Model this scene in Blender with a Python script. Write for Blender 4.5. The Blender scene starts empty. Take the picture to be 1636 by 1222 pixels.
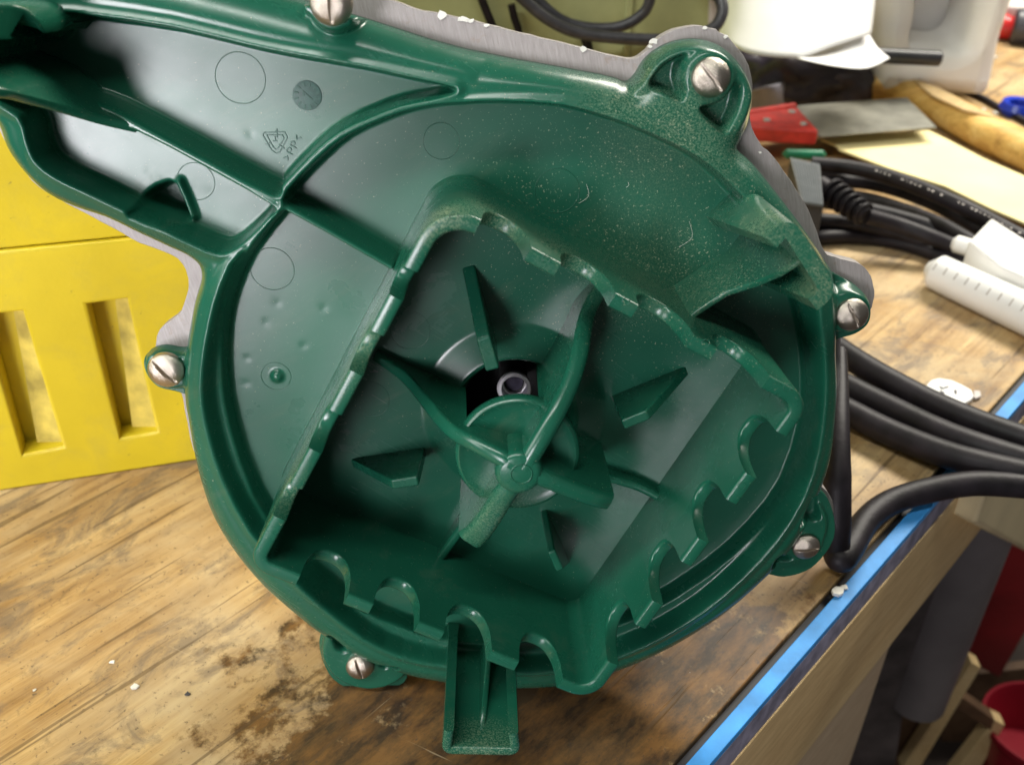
import bpy, bmesh, math, random
import numpy as np
from mathutils import Vector, Matrix
random.seed(4)
R = math.radians
sc = bpy.context.scene
col = sc.collection

# ------------------------------------------------------------ camera
CAMH = 0.306
PITCH = R(36)
cam = bpy.data.cameras.new("camera"); camo = bpy.data.objects.new("camera", cam); col.objects.link(camo)
camo.location = (0, 0, CAMH); camo.rotation_euler = (math.pi/2 - PITCH, 0, 0)
cam.sensor_fit = 'HORIZONTAL'; cam.sensor_width = 36; FPX = 1557.0; cam.lens = 36*FPX/1636
cam.clip_start = 0.01; cam.clip_end = 50
cam.dof.use_dof = True; cam.dof.focus_distance = 0.315; cam.dof.aperture_fstop = 15
sc.camera = camo
# ------------------------------------------------------------ world and lamps
w = bpy.data.worlds.new("World"); sc.world = w; w.use_nodes = True
w.node_tree.nodes["Background"].inputs[0].default_value = (0.86, 0.86, 0.84, 1)
w.node_tree.nodes["Background"].inputs[1].default_value = 0.13

def area(name, loc, target, sx, sy, power, colr):
    l = bpy.data.lights.new(name, 'AREA'); l.shape = 'RECTANGLE'; l.size = sx; l.size_y = sy; l.energy = power; l.color = colr
    o = bpy.data.objects.new(name, l); col.objects.link(o); o.location = loc
    o.rotation_euler = (Vector(target)-Vector(loc)).to_track_quat('-Z', 'Y').to_euler()
    return o
tl = area("ceiling_tube_light", (-0.50, -0.16, 1.08), (0, .25, .05), 1.3, 0.09, 12.5, (0.98, 1.0, 0.95))
tl.rotation_euler = (R(14), R(-14), 0)
area("ceiling_bench_light", (0.75, 1.1, 0.95), (0.5, .65, 0), 0.9, 0.25, 30, (1.0, 0.95, 0.84))
wl = area("left_sheen_light", (-0.62, -1.10, 0.29), (-.24, .25, .20), 0.5, 0.5, 1.35, (0.98, 0.95, 1.0)); wl.data.spread = R(38)  # unseen soft source, added and narrowed for the sheen on the left floor
area("side_fill", (-0.86, -0.28, 0.52), (0, .24, .1), 0.40, 0.40, 4.5, (1.0, 0.98, 0.96))  # unseen fill, added to brighten the cone and the guard's left faces
sc.view_settings.view_transform = 'Standard'; sc.view_settings.look = 'None'
sc.view_settings.exposure = 0.0; sc.view_settings.gamma = 1.0

# ------------------------------------------------------------ geometry of the picture -> place
CP = Vector((0, 0, CAMH)); FW = Vector((0, math.cos(PITCH), -math.sin(PITCH))); DN = Vector((0, -math.sin(PITCH), -math.cos(PITCH)))
def ray(px, py): return FW + Vector((1, 0, 0))*((px-818)/FPX) + DN*((py-611)/FPX)
def B(px, py, z=0.0):
    d = ray(px, py); return CP + d*((z-CAMH)/d.z)
def Y(px, py, y):
    d = ray(px, py); return CP + d*(y/d.y)
def onplane(px, py, P, n):
    d = ray(px, py); return CP + d*((P-CP).dot(n)/d.dot(n))
# plane of the housing cover
HN = Vector((0.027, -0.9735, 0.2268)).normalized()
HX = (Vector((1, 0, 0))-HN*HN.x).normalized(); HY = HN.cross(HX).normalized()
HC = CP + ray(826, 672)*0.3085
HO = HC - HY*0.1
def L(px, py, h=0.0):
    P = onplane(px, py, HO+HN*h, HN) - HO
    return Vector((P.dot(HX), P.dot(HY), h))
HM = Matrix((HX, HY, HN)).transposed().to_4x4(); HM.translation = HO

# ------------------------------------------------------------ object helpers
def mesh_obj(name, verts, faces, mat, parent=None, sharp=0.7, smooth=True):
    me = bpy.data.meshes.new(name)
    me.from_pydata([tuple(v) for v in verts], [], faces); me.update()
    return link(name, me, mat, parent, sharp, smooth)
def link(name, me, mat, parent=None, sharp=0.7, smooth=True):
    o = bpy.data.objects.new(name, me); col.objects.link(o)
    if mat: me.materials.append(mat)
    if smooth:
        me.polygons.foreach_set('use_smooth', [True]*len(me.polygons))
        if sharp: me.set_sharp_from_angle(angle=sharp)
    if parent: o.parent = parent
    return o
def tag(o, label, cat, group=None, kind=None):
    o['label'] = label
    if cat: o['category'] = cat
    if group: o['group'] = group
    if kind: o['kind'] = kind
    return o
def struct(o, label): o['kind'] = 'structure'; o['label'] = label; return o
def empty(name, loc):
    o = bpy.data.objects.new(name, None); col.objects.link(o); o.location = loc; o.empty_display_size = .02; return o
def bevel(o, wd, seg=2, ang=0.6):
    m = o.modifiers.new('bevel', 'BEVEL'); m.width = wd; m.segments = seg; m.limit_method = 'ANGLE'; m.angle_limit = ang
    m.harden_normals = True; return o
def setparent(o, root):
    o.parent = root
def prism(name, poly, base, top, mat, parent=None, bev=0.0006, seg=2):
    """poly: list of (x,y) ; base/top numbers or lists of heights"""
    n = len(poly)
    zb = base if isinstance(base, (list, tuple)) else [base]*n
    zt = top if isinstance(top, (list, tuple)) else [top]*n
    vs = [(p[0], p[1], zb[i]) for i, p in enumerate(poly)] + [(p[0], p[1], zt[i]) for i, p in enumerate(poly)]
    a = sum(poly[i][0]*poly[(i+1) % n][1]-poly[(i+1) % n][0]*poly[i][1] for i in range(n))
    fs = [tuple(range(n-1, -1, -1)), tuple(range(n, 2*n))] + [(i, (i+1) % n, n+(i+1) % n, n+i) for i in range(n)]
    if a < 0: fs = [f[::-1] for f in fs]
    o = mesh_obj(name, vs, fs, mat, parent)
    if bev: bevel(o, bev, seg)
    return o
def slab(name, pts, thick, mat, parent=None, bev=0.0):
    """pts: world points (roughly planar); extruded by vector thick"""
    n = len(pts); t = Vector(thick)
    vs = [Vector(p) for p in pts]+[Vector(p)+t for p in pts]
    nr = sum(((vs[i]-vs[0]).cross(vs[i+1]-vs[0]) for i in range(1, n-1)), Vector())
    fs = [tuple(range(n-1, -1, -1)), tuple(range(n, 2*n))] + [(i, (i+1) % n, n+(i+1) % n, n+i) for i in range(n)]
    if nr.dot(t) < 0: fs = [f[::-1] for f in fs]
    o = mesh_obj(name, vs, fs, mat, parent)
    if bev: bevel(o, bev)
    return o
def curve_plate(name, loops, M, thick, mat, parent=None, bev=0.0, sharp=.6):
    """flat shape with holes: loops of (x, y) in the frame M, thickness centred on its plane"""
    cu = bpy.data.curves.new(name, 'CURVE'); cu.dimensions = '2D'; cu.fill_mode = 'BOTH'
    cu.extrude = thick/2-bev; cu.bevel_depth = bev; cu.bevel_resolution = 2; cu.offset = -bev
    for lp in loops:
        sp = cu.splines.new('POLY'); sp.points.add(len(lp)-1); sp.use_cyclic_u = True
        for i, p in enumerate(lp): sp.points[i].co = (p[0], p[1], 0, 1)
    tmp = bpy.data.objects.new(name+"_tmp", cu); col.objects.link(tmp)
    me = bpy.data.meshes.new_from_object(tmp.evaluated_get(bpy.context.evaluated_depsgraph_get()))
    me.name = name; bpy.data.objects.remove(tmp); me.transform(M); me.materials.clear()
    return link(name, me, mat, parent, sharp)
def frame_of(P, Q, up=Vector((0, 0, 1))):
    ux = (Vector(Q)-Vector(P)).normalized(); uy = (up-ux*up.dot(ux)).normalized(); n = ux.cross(uy)
    m = Matrix((ux, uy, n)).transposed().to_4x4(); m.translation = P; return m
def catmull(pts, k=8, closed=False):
    P = [Vector(p) for p in pts]; n = len(P); out = []
    rng = range(n) if closed else range(n-1)
    for i in rng:
        if closed: a, b, c, d = P[i-1], P[i], P[(i+1) % n], P[(i+2) % n]
        else: a, b, c, d = P[max(i-1, 0)], P[i], P[i+1], P[min(i+2, n-1)]
        for j in range(k):
            t = j/k
            out.append(0.5*((2*b)+(c-a)*t+(2*a-5*b+4*c-d)*t*t+(3*b-a-3*c+d)*t**3))
    if not closed: out.append(P[-1])
    return out
def tube(name, pts, r, mat, parent=None, k=8, seg=14, rz=None, flat=1.0):
    P = catmull(pts, k); n = len(P); vs = []; fs = []
    T0 = (P[1]-P[0]).normalized(); up = Vector((0, 0, 1)) if abs(T0.z) < .9 else Vector((0, 1, 0))
    N = (up-T0*up.dot(T0)).normalized()
    for i, p in enumerate(P):
        T = (P[min(i+1, n-1)]-P[max(i-1, 0)]).normalized()
        N = (N-T*N.dot(T)).normalized(); Bn = T.cross(N)
        rr = r if rz is None else r*rz(i/(n-1))
        for j in range(seg):
            a = 2*math.pi*j/seg
            vs.append(p+N*math.cos(a)*rr*flat+Bn*math.sin(a)*rr)
    for i in range(n-1):
        for j in range(seg):
            fs.append((i*seg+j, i*seg+(j+1) % seg, (i+1)*seg+(j+1) % seg, (i+1)*seg+j))
    fs.append(tuple(range(seg-1, -1, -1))); fs.append(tuple((n-1)*seg+j for j in range(seg)))
    return mesh_obj(name, vs, fs, mat, parent, sharp=1.0)
def lathe(name, prof, mat, parent=None, seg=48, M=None, sharp=0.6):
    vs = []; fs = []
    m = len(prof)
    for i in range(seg):
        a = 2*math.pi*i/seg
        for (r, z) in prof: vs.append(Vector((r*math.cos(a), r*math.sin(a), z)))
    for i in range(seg):
        for j in range(m-1):
            a, b = i*m+j, ((i+1) % seg)*m+j
            fs.append((a, b, b+1, a+1))
    if M is not None: vs = [M @ v for v in vs]
    o = mesh_obj(name, vs, fs, mat, parent, sharp=sharp)
    bm = bmesh.new(); bm.from_mesh(o.data); bmesh.ops.remove_doubles(bm, verts=bm.verts, dist=1e-6)
    bmesh.ops.recalc_face_normals(bm, faces=bm.faces)
    bm.to_mesh(o.data); bm.free()
    o.data.polygons.foreach_set('use_smooth', [True]*len(o.data.polygons)); o.data.set_sharp_from_angle(angle=sharp)
    return o
def cyl_between(name, a, b, r, mat, parent=None, seg=28, r2=None, round_=0.15):
    a = Vector(a); b = Vector(b); ax = b-a; ln = ax.length; q = ax.to_track_quat('Z', 'Y').to_matrix().to_4x4(); q.translation = a
    r2 = r if r2 is None else r2; c = round_*r
    return lathe(name, [(0, 0), (r-c, 0), (r, c), (r2, ln-c), (r2-c, ln), (0, ln)], mat, parent, seg, q)

# ------------------------------------------------------------ materials
def newmat(name):
    m = bpy.data.materials.new(name); m.use_nodes = True; nt = m.node_tree
    return m, nt, nt.nodes["Principled BSDF"]
def nd(nt, t, **kw):
    n = nt.nodes.new(t)
    for k, v in kw.items(): setattr(n, k, v)
    return n
def noise(nt, vec, scale, detail=4, rough=.55, dist=0):
    n = nd(nt, 'ShaderNodeTexNoise'); n.inputs['Scale'].default_value = scale; n.inputs['Detail'].default_value = detail
    n.inputs['Roughness'].default_value = rough; n.inputs['Distortion'].default_value = dist
    nt.links.new(vec, n.inputs['Vector']); return n.outputs['Fac']
def ramp(nt, fac, stops):
    r = nd(nt, 'ShaderNodeValToRGB'); e = r.color_ramp.elements
    while len(e) < len(stops): e.new(0.5)
    for i, (p, c) in enumerate(stops):
        e[i].position = p; e[i].color = c if len(c) == 4 else (*c, 1)
    nt.links.new(fac, r.inputs[0]); return r.outputs[0]
def mix(nt, fac, a, b, mode='MIX'):
    m = nd(nt, 'ShaderNodeMix', data_type='RGBA', blend_type=mode)
    for s, v in ((0, fac), (6, a), (7, b)):
        if hasattr(v, 'links'): nt.links.new(v, m.inputs[s])
        elif s == 0: m.inputs[0].default_value = v
        else: m.inputs[s].default_value = (*v, 1) if len(v) == 3 else v
    return m.outputs[2]
def mth(nt, op, a, b=None, clamp=False):
    m = nd(nt, 'ShaderNodeMath', operation=op, use_clamp=clamp)
    for i, v in enumerate((a, b)):
        if v is None: continue
        if hasattr(v, 'links'): nt.links.new(v, m.inputs[i])
        else: m.inputs[i].default_value = v
    return m.outputs[0]
def mapping(nt, scale=(1, 1, 1), rot=(0, 0, 0), coord='Object'):
    t = nd(nt, 'ShaderNodeTexCoord'); m = nd(nt, 'ShaderNodeMapping'); m2 = nd(nt, 'ShaderNodeMapping')
    m2.inputs['Scale'].default_value = scale; m.inputs['Rotation'].default_value = rot
    nt.links.new(t.outputs[coord], m.inputs[0]); nt.links.new(m.outputs[0], m2.inputs[0]); return m2.outputs[0]
def bump(nt, h, strength, dist, b):
    n = nd(nt, 'ShaderNodeBump'); n.inputs['Strength'].default_value = strength; n.inputs['Distance'].default_value = dist
    nt.links.new(h, n.inputs['Height']); nt.links.new(n.outputs[0], b.inputs['Normal']); return n
def simple(name, c, rough=.5, metal=0, var=.12, nscale=60, bmp=0.0, spec=.5, bs=400):
    m, nt, b = newmat(name); v = mapping(nt)
    f = noise(nt, v, nscale, 5)
    lo = tuple(max(0, x*(1-var*2)) for x in c); hi = tuple(min(1, x*(1+var*1.5)) for x in c)
    nt.links.new(ramp(nt, f, [(.3, lo), (.7, hi)]), b.inputs['Base Color'])
    b.inputs['Roughness'].default_value = rough; b.inputs['Metallic'].default_value = metal
    b.inputs['Specular IOR Level'].default_value = spec
    if bmp: bump(nt, noise(nt, v, bs, 4), bmp, .0005, b)
    return m

def plastic():
    m, nt, b = newmat("green_polypropylene"); v = mapping(nt)
    base = ramp(nt, noise(nt, v, 18, 4), [(.3, (0.0070, 0.072, 0.042)), (.7, (0.0090, 0.096, 0.055))])
    # fine sawdust specks, denser towards the upper right of the disc
    sp = noise(nt, v, 1500, 2, .6)
    dens = noise(nt, v, 22, 3)
    pos = nd(nt, 'ShaderNodeSeparateXYZ'); tc = nd(nt, 'ShaderNodeTexCoord'); nt.links.new(tc.outputs['Object'], pos.inputs[0])
    ds = nd(nt, 'ShaderNodeVectorMath', operation='DISTANCE'); nt.links.new(tc.outputs['Object'], ds.inputs[0]); ds.inputs[1].default_value = L(1060, 330, 0)
    right = mth(nt, 'DIVIDE', ds.outputs['Value'], -.085); right = mth(nt, 'ADD', right, 1.25, True)
    right = mth(nt, 'MAXIMUM', right, .28)
    dm = mth(nt, 'MULTIPLY', dens, right)
    thr = mth(nt, 'MULTIPLY_ADD', dm, -0.22); thr.node.inputs[2].default_value = .76
    spk = mth(nt, 'GREATER_THAN', sp, thr)
    spk = mth(nt, 'MULTIPLY', spk, .50)
    c1 = mix(nt, spk, base, (.42, .44, .30))
    # sawdust caked on selected places
    def patch(pt, rad, amt, sc_=(1, 1, 1)):
        s = nd(nt, 'ShaderNodeVectorMath', operation='DISTANCE'); nt.links.new(tc.outputs['Object'], s.inputs[0]); s.inputs[1].default_value = pt
        k = mth(nt, 'DIVIDE', s.outputs['Value'], rad); k = mth(nt, 'SUBTRACT', 1.0, k, True)
        return mth(nt, 'MULTIPLY', k, amt)
    pa = patch(L(690, 318, .03), .014, 1.3)
    for q, r_, a_ in ((L(800, 345, .02), .02, .6), (L(900, 380, .02), .02, .6), (L(470, 740, .02), .02, .7), (L(560, 540, .02), .022, .6),
                      (L(1210, 340, .03), .022, .7), (L(1300, 450, .035), .014, .9), (L(1080, 240, 0), .03, .45), (L(1050, 420, 0), .03, .4),
                      (L(770, 1190, .04), .016, .6), (L(800, 830, .03), .018, .4), (L(1010, 140, 0), .02, .5)):
        pa = mth(nt, 'MAXIMUM', pa, patch(q, r_, a_))
    dn = noise(nt, v, 1700, 5, .8)
    pm = mth(nt, 'MULTIPLY', pa, ramp(nt, dn, [(.47, (0, 0, 0)), (.61, (1, 1, 1))]))
    c2 = mix(nt, mth(nt, 'MULTIPLY', pm, .78, True), c1, (.38, .40, .24))
    sme = ramp(nt, noise(nt, mapping(nt, (28, 90, 60), (0, 0, R(-30))), 1, 7, .75, .4), [(.55, (0, 0, 0)), (.75, (1, 1, 1))])
    c2 = mix(nt, mth(nt, 'MULTIPLY', sme, .16), c2, (.16, .17, .12))
    nt.links.new(c2, b.inputs['Base Color'])
    rg = mth(nt, 'MULTIPLY_ADD', noise(nt, v, 40, 4), .16); rg.node.inputs[2].default_value = .17
    fz = nd(nt, 'ShaderNodeMapRange'); nt.links.new(pos.outputs[2], fz.inputs[0])
    fz.inputs[1].default_value = -.013; fz.inputs[2].default_value = -.0105; fz.inputs[3].default_value = .05; fz.inputs[4].default_value = 0
    rg = mth(nt, 'ADD', rg, fz.outputs[0])
    scf = noise(nt, mapping(nt, (60, 900, 300), (0, 0, R(35))), 1, 4, .6, .5)
    rg = mth(nt, 'ADD', rg, mth(nt, 'MULTIPLY', ramp(nt, scf, [(.58, (0, 0, 0)), (.66, (1, 1, 1))]), .02))
    sm_ = ramp(nt, noise(nt, mapping(nt), 30, 6, .7, .6), [(.52, (0, 0, 0)), (.70, (1, 1, 1))])
    rg = mth(nt, 'ADD', rg, mth(nt, 'MULTIPLY', sm_, .06))
    rg = mth(nt, 'ADD', rg, mth(nt, 'MULTIPLY', pm, .3))
    nt.links.new(rg, b.inputs['Roughness'])
    b.inputs['Subsurface Weight'].default_value = .0
    b.inputs['Specular IOR Level'].default_value = .5
    hh = mth(nt, 'ADD', noise(nt, v, 2600, 2), mth(nt, 'MULTIPLY', spk, 3))
    bump(nt, hh, .10, .00012, b)
    return m
M_G = plastic()
def steel_plate():
    m, nt, b = newmat("brushed_plate"); v = mapping(nt, (420, 40, 60), (0, 0, R(-12)))
    f = noise(nt, v, 4, 6, .65); v2 = mapping(nt)
    c = ramp(nt, f, [(.25, (.24, .215, .205)), (.75, (.36, .33, .315))])
    sp = ramp(nt, noise(nt, v2, 220, 5, .7), [(.60, (0, 0, 0)), (.72, (1, 1, 1))])
    c = mix(nt, mth(nt, 'MULTIPLY', sp, .3), c, (.20, .10, .04))
    nt.links.new(c, b.inputs['Base Color']); b.inputs['Metallic'].default_value = .12; b.inputs['Roughness'].default_value = .5
    bump(nt, f, .3, .0003, b); return m
M_PLATE = steel_plate()
def nickel():
    m, nt, b = newmat("nickel_screw"); v = mapping(nt)
    f = noise(nt, v, 420, 5, .7)
    nt.links.new(ramp(nt, f, [(.3, (.30, .25, .19)), (.62, (.66, .60, .52))]), b.inputs['Base Color'])
    b.inputs['Metallic'].default_value = 1
    nt.links.new(mth(nt, 'MULTIPLY_ADD', noise(nt, v, 900, 4), .35), b.inputs['Roughness'])
    b.inputs['Roughness'].links[0].from_node.inputs[2].default_value = .10
    bump(nt, noise(nt, v, 700, 4, .7), .35, .0003, b); return m
M_SCREW = nickel()
M_STEEL = simple("turned_steel", (.75, .73, .75), .30, .55, .1, 300)
M_DARKSTEEL = simple("dark_steel", (.10, .09, .13), .3, 1, .2, 300)
M_BLACKIN = simple("unlit_interior", (.012, .012, .012), .8, 0, .3)  # near-black stands for the shade inside the axle opening
M_RUBBER = simple("black_cable_rubber", (.014, .011, .014), .50, 0, .35, 90, .3, .28)
M_RUBBER2 = simple("grey_cable_rubber", (.055, .053, .060), .40, 0, .15, 200, .15)
M_WHITE = simple("white_plastic", (.80, .79, .76), .4, 0, .03, 30)
M_PAPER = simple("white_paper", (.82, .82, .82), .75, 0, .02, 40)
M_RED = simple("red_handle", (.66, .045, .035), .42, 0, .15, 120, .2)
M_BLADE = simple("worn_blade", (.24, .235, .20), .40, .4, .14, 70, .2)
M_ENV = simple("manila_paper", (.86, .74, .38), .7, 0, .06, 15)
M_OLIVE = simple("olive_case", (.40, .42, .20), .6, 0, .10, 25, .1)
M_DARKBAG = simple("dark_bag", (.030, .024, .036), .3, 0, .4, 20)
M_FILM = simple("clear_film", (.30, .30, .36), .25, 0, .2, 20)
M_BLUE = simple("blue_plastic", (.01, .035, .42), .25, 0, .1)
M_TAPE = simple("blue_masking_tape", (.045, .30, .72), .6, 0, .14, 60, .2)
M_TAPE2 = simple("shaded_tape_side", (.26, .25, .34), .7, 0, .25, 90, .3)  # tape turned down the side, its shade painted as grey
M_BLACKGAP = simple("black_edging", (.012, .012, .016), .6, 0, .3)
M_DRED = simple("dark_red_plastic", (.24, .008, .012), .5, 0, .15, 20)
M_RED2 = simple("red_bucket", (.26, .008, .02), .35, 0, .1, 20)
M_BEIGE = simple("beige_plastic", (.66, .56, .34), .6, 0, .06, 20)
M_GREYW = simple("pale_grey_plastic", (.55, .50, .47), .6, 0, .2, 12)
M_CHIP = simple("paint_chip", (.75, .73, .66), .6, 0, .1)
M_INK = simple("dark_ink", (.05, .05, .06), .5)
M_PLUG = simple("grey_plug_rubber", (.19, .21, .225), .5, 0, .1, 100)

def wood(name, c0, c1, c2, rot, along=5, across=60, rough=.5, stains=False, origin=None):
    m, nt, b = newmat(name); v = mapping(nt, (along, across, across), (0, 0, rot))
    v2 = mapping(nt)
    g = noise(nt, v, 1.0, 8, .62, .6)
    c = ramp(nt, g, [(.28, c0), (.5, c1), (.72, c2)])
    fine = ramp(nt, noise(nt, mapping(nt, (60, 900, 600), (0, 0, rot)), 1, 4, .7), [(.35, (.72, .68, .62)), (.6, (1, 1, 1))])
    c = mix(nt, .75, c, mix(nt, 1.0, c, fine, 'MULTIPLY'))
    if stains:
        tc = nd(nt, 'ShaderNodeTexCoord')
        big = noise(nt, v2, 14, 5, .6, .5)
        c = mix(nt, ramp(nt, big, [(.40, (0, 0, 0)), (.62, (1, 1, 1))]), c, mix(nt, g, (.36, .24, .12), (.72, .57, .33)))
        c = mix(nt, .6, c, mix(nt, 1.0, c, ramp(nt, noise(nt, mapping(nt, (9, 34, 30), (0, 0, rot)), 1, 6, .6), [(.33, (.45, .34, .24)), (.62, (1, 1, 1))]), 'MULTIPLY'))
        # worn dirty stains
        st = noise(nt, mapping(nt, (20, 34, 20), (0, 0, rot)), 1, 8, .72, .8)
        mask = ramp(nt, st, [(.50, (0, 0, 0)), (.60, (1, 1, 1))])
        c = mix(nt, mth(nt, 'MULTIPLY', mask, .6), c, (.13, .105, .085))
        m3 = ramp(nt, noise(nt, mapping(nt, (55, 130, 20), (0, 0, rot)), 1, 9, .78, .5), [(.56, (0, 0, 0)), (.66, (1, 1, 1))])
        c = mix(nt, mth(nt, 'MULTIPLY', m3, .42), c, (.09, .065, .045))
        # dark brown stain in front of the housing, with the housing's shadow painted in
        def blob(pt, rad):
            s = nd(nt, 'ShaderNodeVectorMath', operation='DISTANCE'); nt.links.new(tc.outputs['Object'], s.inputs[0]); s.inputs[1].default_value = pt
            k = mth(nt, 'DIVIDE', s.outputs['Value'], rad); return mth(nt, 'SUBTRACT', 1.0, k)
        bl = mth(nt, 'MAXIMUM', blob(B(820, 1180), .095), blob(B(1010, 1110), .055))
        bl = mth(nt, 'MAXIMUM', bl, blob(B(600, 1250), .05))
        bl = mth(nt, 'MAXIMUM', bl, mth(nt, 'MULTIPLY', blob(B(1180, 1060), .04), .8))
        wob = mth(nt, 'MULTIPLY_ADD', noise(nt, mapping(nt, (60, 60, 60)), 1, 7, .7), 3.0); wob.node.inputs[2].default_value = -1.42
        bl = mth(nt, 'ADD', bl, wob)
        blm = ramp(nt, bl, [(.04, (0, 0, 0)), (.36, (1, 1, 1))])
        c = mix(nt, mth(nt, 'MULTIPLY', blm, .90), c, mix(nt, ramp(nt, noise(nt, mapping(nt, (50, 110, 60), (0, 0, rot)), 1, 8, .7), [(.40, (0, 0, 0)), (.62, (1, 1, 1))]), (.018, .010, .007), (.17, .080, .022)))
        # thin grain cracks
        cr = noise(nt, mapping(nt, (7, 190, 100), (0, 0, rot)), 1, 3, .5, .3)
        crm = ramp(nt, cr, [(.345, (1, 1, 1)), (.385, (0, 0, 0))])
        c = mix(nt, mth(nt, 'MULTIPLY', crm, .6), c, (.10, .06, .03))
        # pale scratches
        for rr in (R(25), R(-48)):
            s1 = noise(nt, mapping(nt, (22, 620, 100), (0, 0, rr)), 1, 3, .5, .6)
            sm = ramp(nt, s1, [(.715, (0, 0, 0)), (.75, (1, 1, 1))])
            c = mix(nt, mth(nt, 'MULTIPLY', sm, .4), c, (.50, .40, .26))
        # specks of dirt
        dk = ramp(nt, noise(nt, v2, 420, 4, .7), [(.60, (0, 0, 0)), (.68, (1, 1, 1))])
        c = mix(nt, mth(nt, 'MULTIPLY', dk, .7), c, (.07, .05, .04))
        wk = ramp(nt, noise(nt, mapping(nt, (1.07, 1.03, 1)), 380, 3, .6), [(.765, (0, 0, 0)), (.78, (1, 1, 1))])
        c = mix(nt, wk, c, (.75, .74, .68))
        rg = mth(nt, 'MULTIPLY_ADD', blm, -.08); rg.node.inputs[2].default_value = rough
        nt.links.new(rg, b.inputs['Roughness']); b.inputs['Specular IOR Level'].default_value = .22
        hh = mth(nt, 'SUBTRACT', g, mth(nt, 'MULTIPLY', crm, .6))
        bump(nt, hh, .5, .0006, b)
    else:
        b.inputs['Roughness'].default_value = rough
        bump(nt, g, .3, .0006, b)
    nt.links.new(c, b.inputs['Base Color'])
    return m
# bench edge direction (towards the back right)
E0 = B(1133, 1222); E1 = B(1609, 670); ED = (E1-E0).normalized(); EA = math.atan2(ED.y, ED.x)
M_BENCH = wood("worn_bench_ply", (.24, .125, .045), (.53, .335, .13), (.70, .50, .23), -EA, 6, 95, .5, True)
M_PINE = wood("pine", (.46, .29, .12), (.62, .43, .20), (.70, .52, .27), -EA, 5, 60, .55)
M_PINE2 = wood("yellow_pine", (.42, .22, .05), (.72, .44, .12), (.84, .60, .22), R(28), 10, 90, .5)
M_BROWN = wood("brown_board", (.085, .045, .022), (.13, .07, .035), (.17, .10, .05), -EA, 5, 50, .6)
M_TAN = wood("tan_board", (.66, .46, .22), (.74, .54, .27), (.80, .61, .33), -EA, 3, 25, .6)
M_PALE = wood("pale_board", (.56, .42, .27), (.62, .48, .32), (.66, .53, .37), -EA, 3, 25, .6)

def yellow():
    m, nt, b = newmat("dirty_yellow_plastic"); v = mapping(nt)
    c = ramp(nt, noise(nt, v, 20, 5), [(.3, (.51, .39, .012)), (.7, (.61, .47, .014))])
    d = noise(nt, v, 38, 8, .75, .4); dm = ramp(nt, d, [(.50, (0, 0, 0)), (.70, (1, 1, 1))])
    c = mix(nt, mth(nt, 'MULTIPLY', dm, .42), c, (.42, .34, .05))
    s = noise(nt, mapping(nt, (40, 300, 260), (.4, .3, .5)), 1, 3, .6, .4); sm = ramp(nt, s, [(.70, (0, 0, 0)), (.75, (1, 1, 1))])
    c = mix(nt, mth(nt, 'MULTIPLY', sm, .5), c, (.14, .11, .03))
    nt.links.new(c, b.inputs['Base Color']); b.inputs['Roughness'].default_value = .42
    bump(nt, noise(nt, v, 500, 3), .15, .0004, b); return m
M_YEL = yellow()
M_YELIN = simple("dusty_recess", (.52, .41, .07), .7, 0, .2, 90)

# =================================================================== HOUSING
root = empty("blower_housing", (0, 0, 0)); root.matrix_world = HM
tag(root, "green plastic blower housing with scalloped square guard, propped upright on the workbench", "blower housing")

def poly(pts, h=0.0, k=0):
    P = [L(x, y, h) for x, y in pts]
    if k: P = catmull(P, k, True)
    return np.array([(p.x, p.y) for p in P])
def sdf(poly_, X, Yy):
    """positive inside"""
    d = np.full(X.shape, 1e9, np.float32); inside = np.zeros(X.shape, bool); n = len(poly_)
    for i in range(n):
        ax, ay = poly_[i]; bx, by = poly_[(i+1) % n]
        ex, ey = bx-ax, by-ay; l2 = ex*ex+ey*ey+1e-18
        wx = X-ax; wy = Yy-ay
        t = np.clip((wx*ex+wy*ey)/l2, 0, 1)
        dd = (wx-ex*t)**2+(wy-ey*t)**2
        np.minimum(d, dd, out=d)
        if ay != by:
            c = ((ay > Yy) != (by > Yy)) & (X < (bx-ax)*(Yy-ay)/(by-ay)+ax)
            inside ^= c
    d = np.sqrt(d)
    return np.where(inside, d, -d)
def segd(pts, X, Yy, vals=None):
    d = np.full(X.shape, 1e9, np.float32); V = np.zeros(X.shape, np.float32)
    for i in range(len(pts)-1):
        ax, ay = pts[i][0], pts[i][1]; bx, by = pts[i+1][0], pts[i+1][1]
        ex, ey = bx-ax, by-ay; l2 = ex*ex+ey*ey+1e-18
        t = np.clip(((X-ax)*ex+(Yy-ay)*ey)/l2, 0, 1)
        dd = np.hypot(X-ax-ex*t, Yy-ay-ey*t)
        if vals is not None:
            vv = vals[i]+(vals[i+1]-vals[i])*t; V = np.where(dd < d, vv, V)
        d = np.minimum(d, dd)
    return (d, V) if vals is not None else d
def sstep(x, a, b):
    t = np.clip((x-a)/(b-a), 0, 1); return t*t*(3-2*t)

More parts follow.
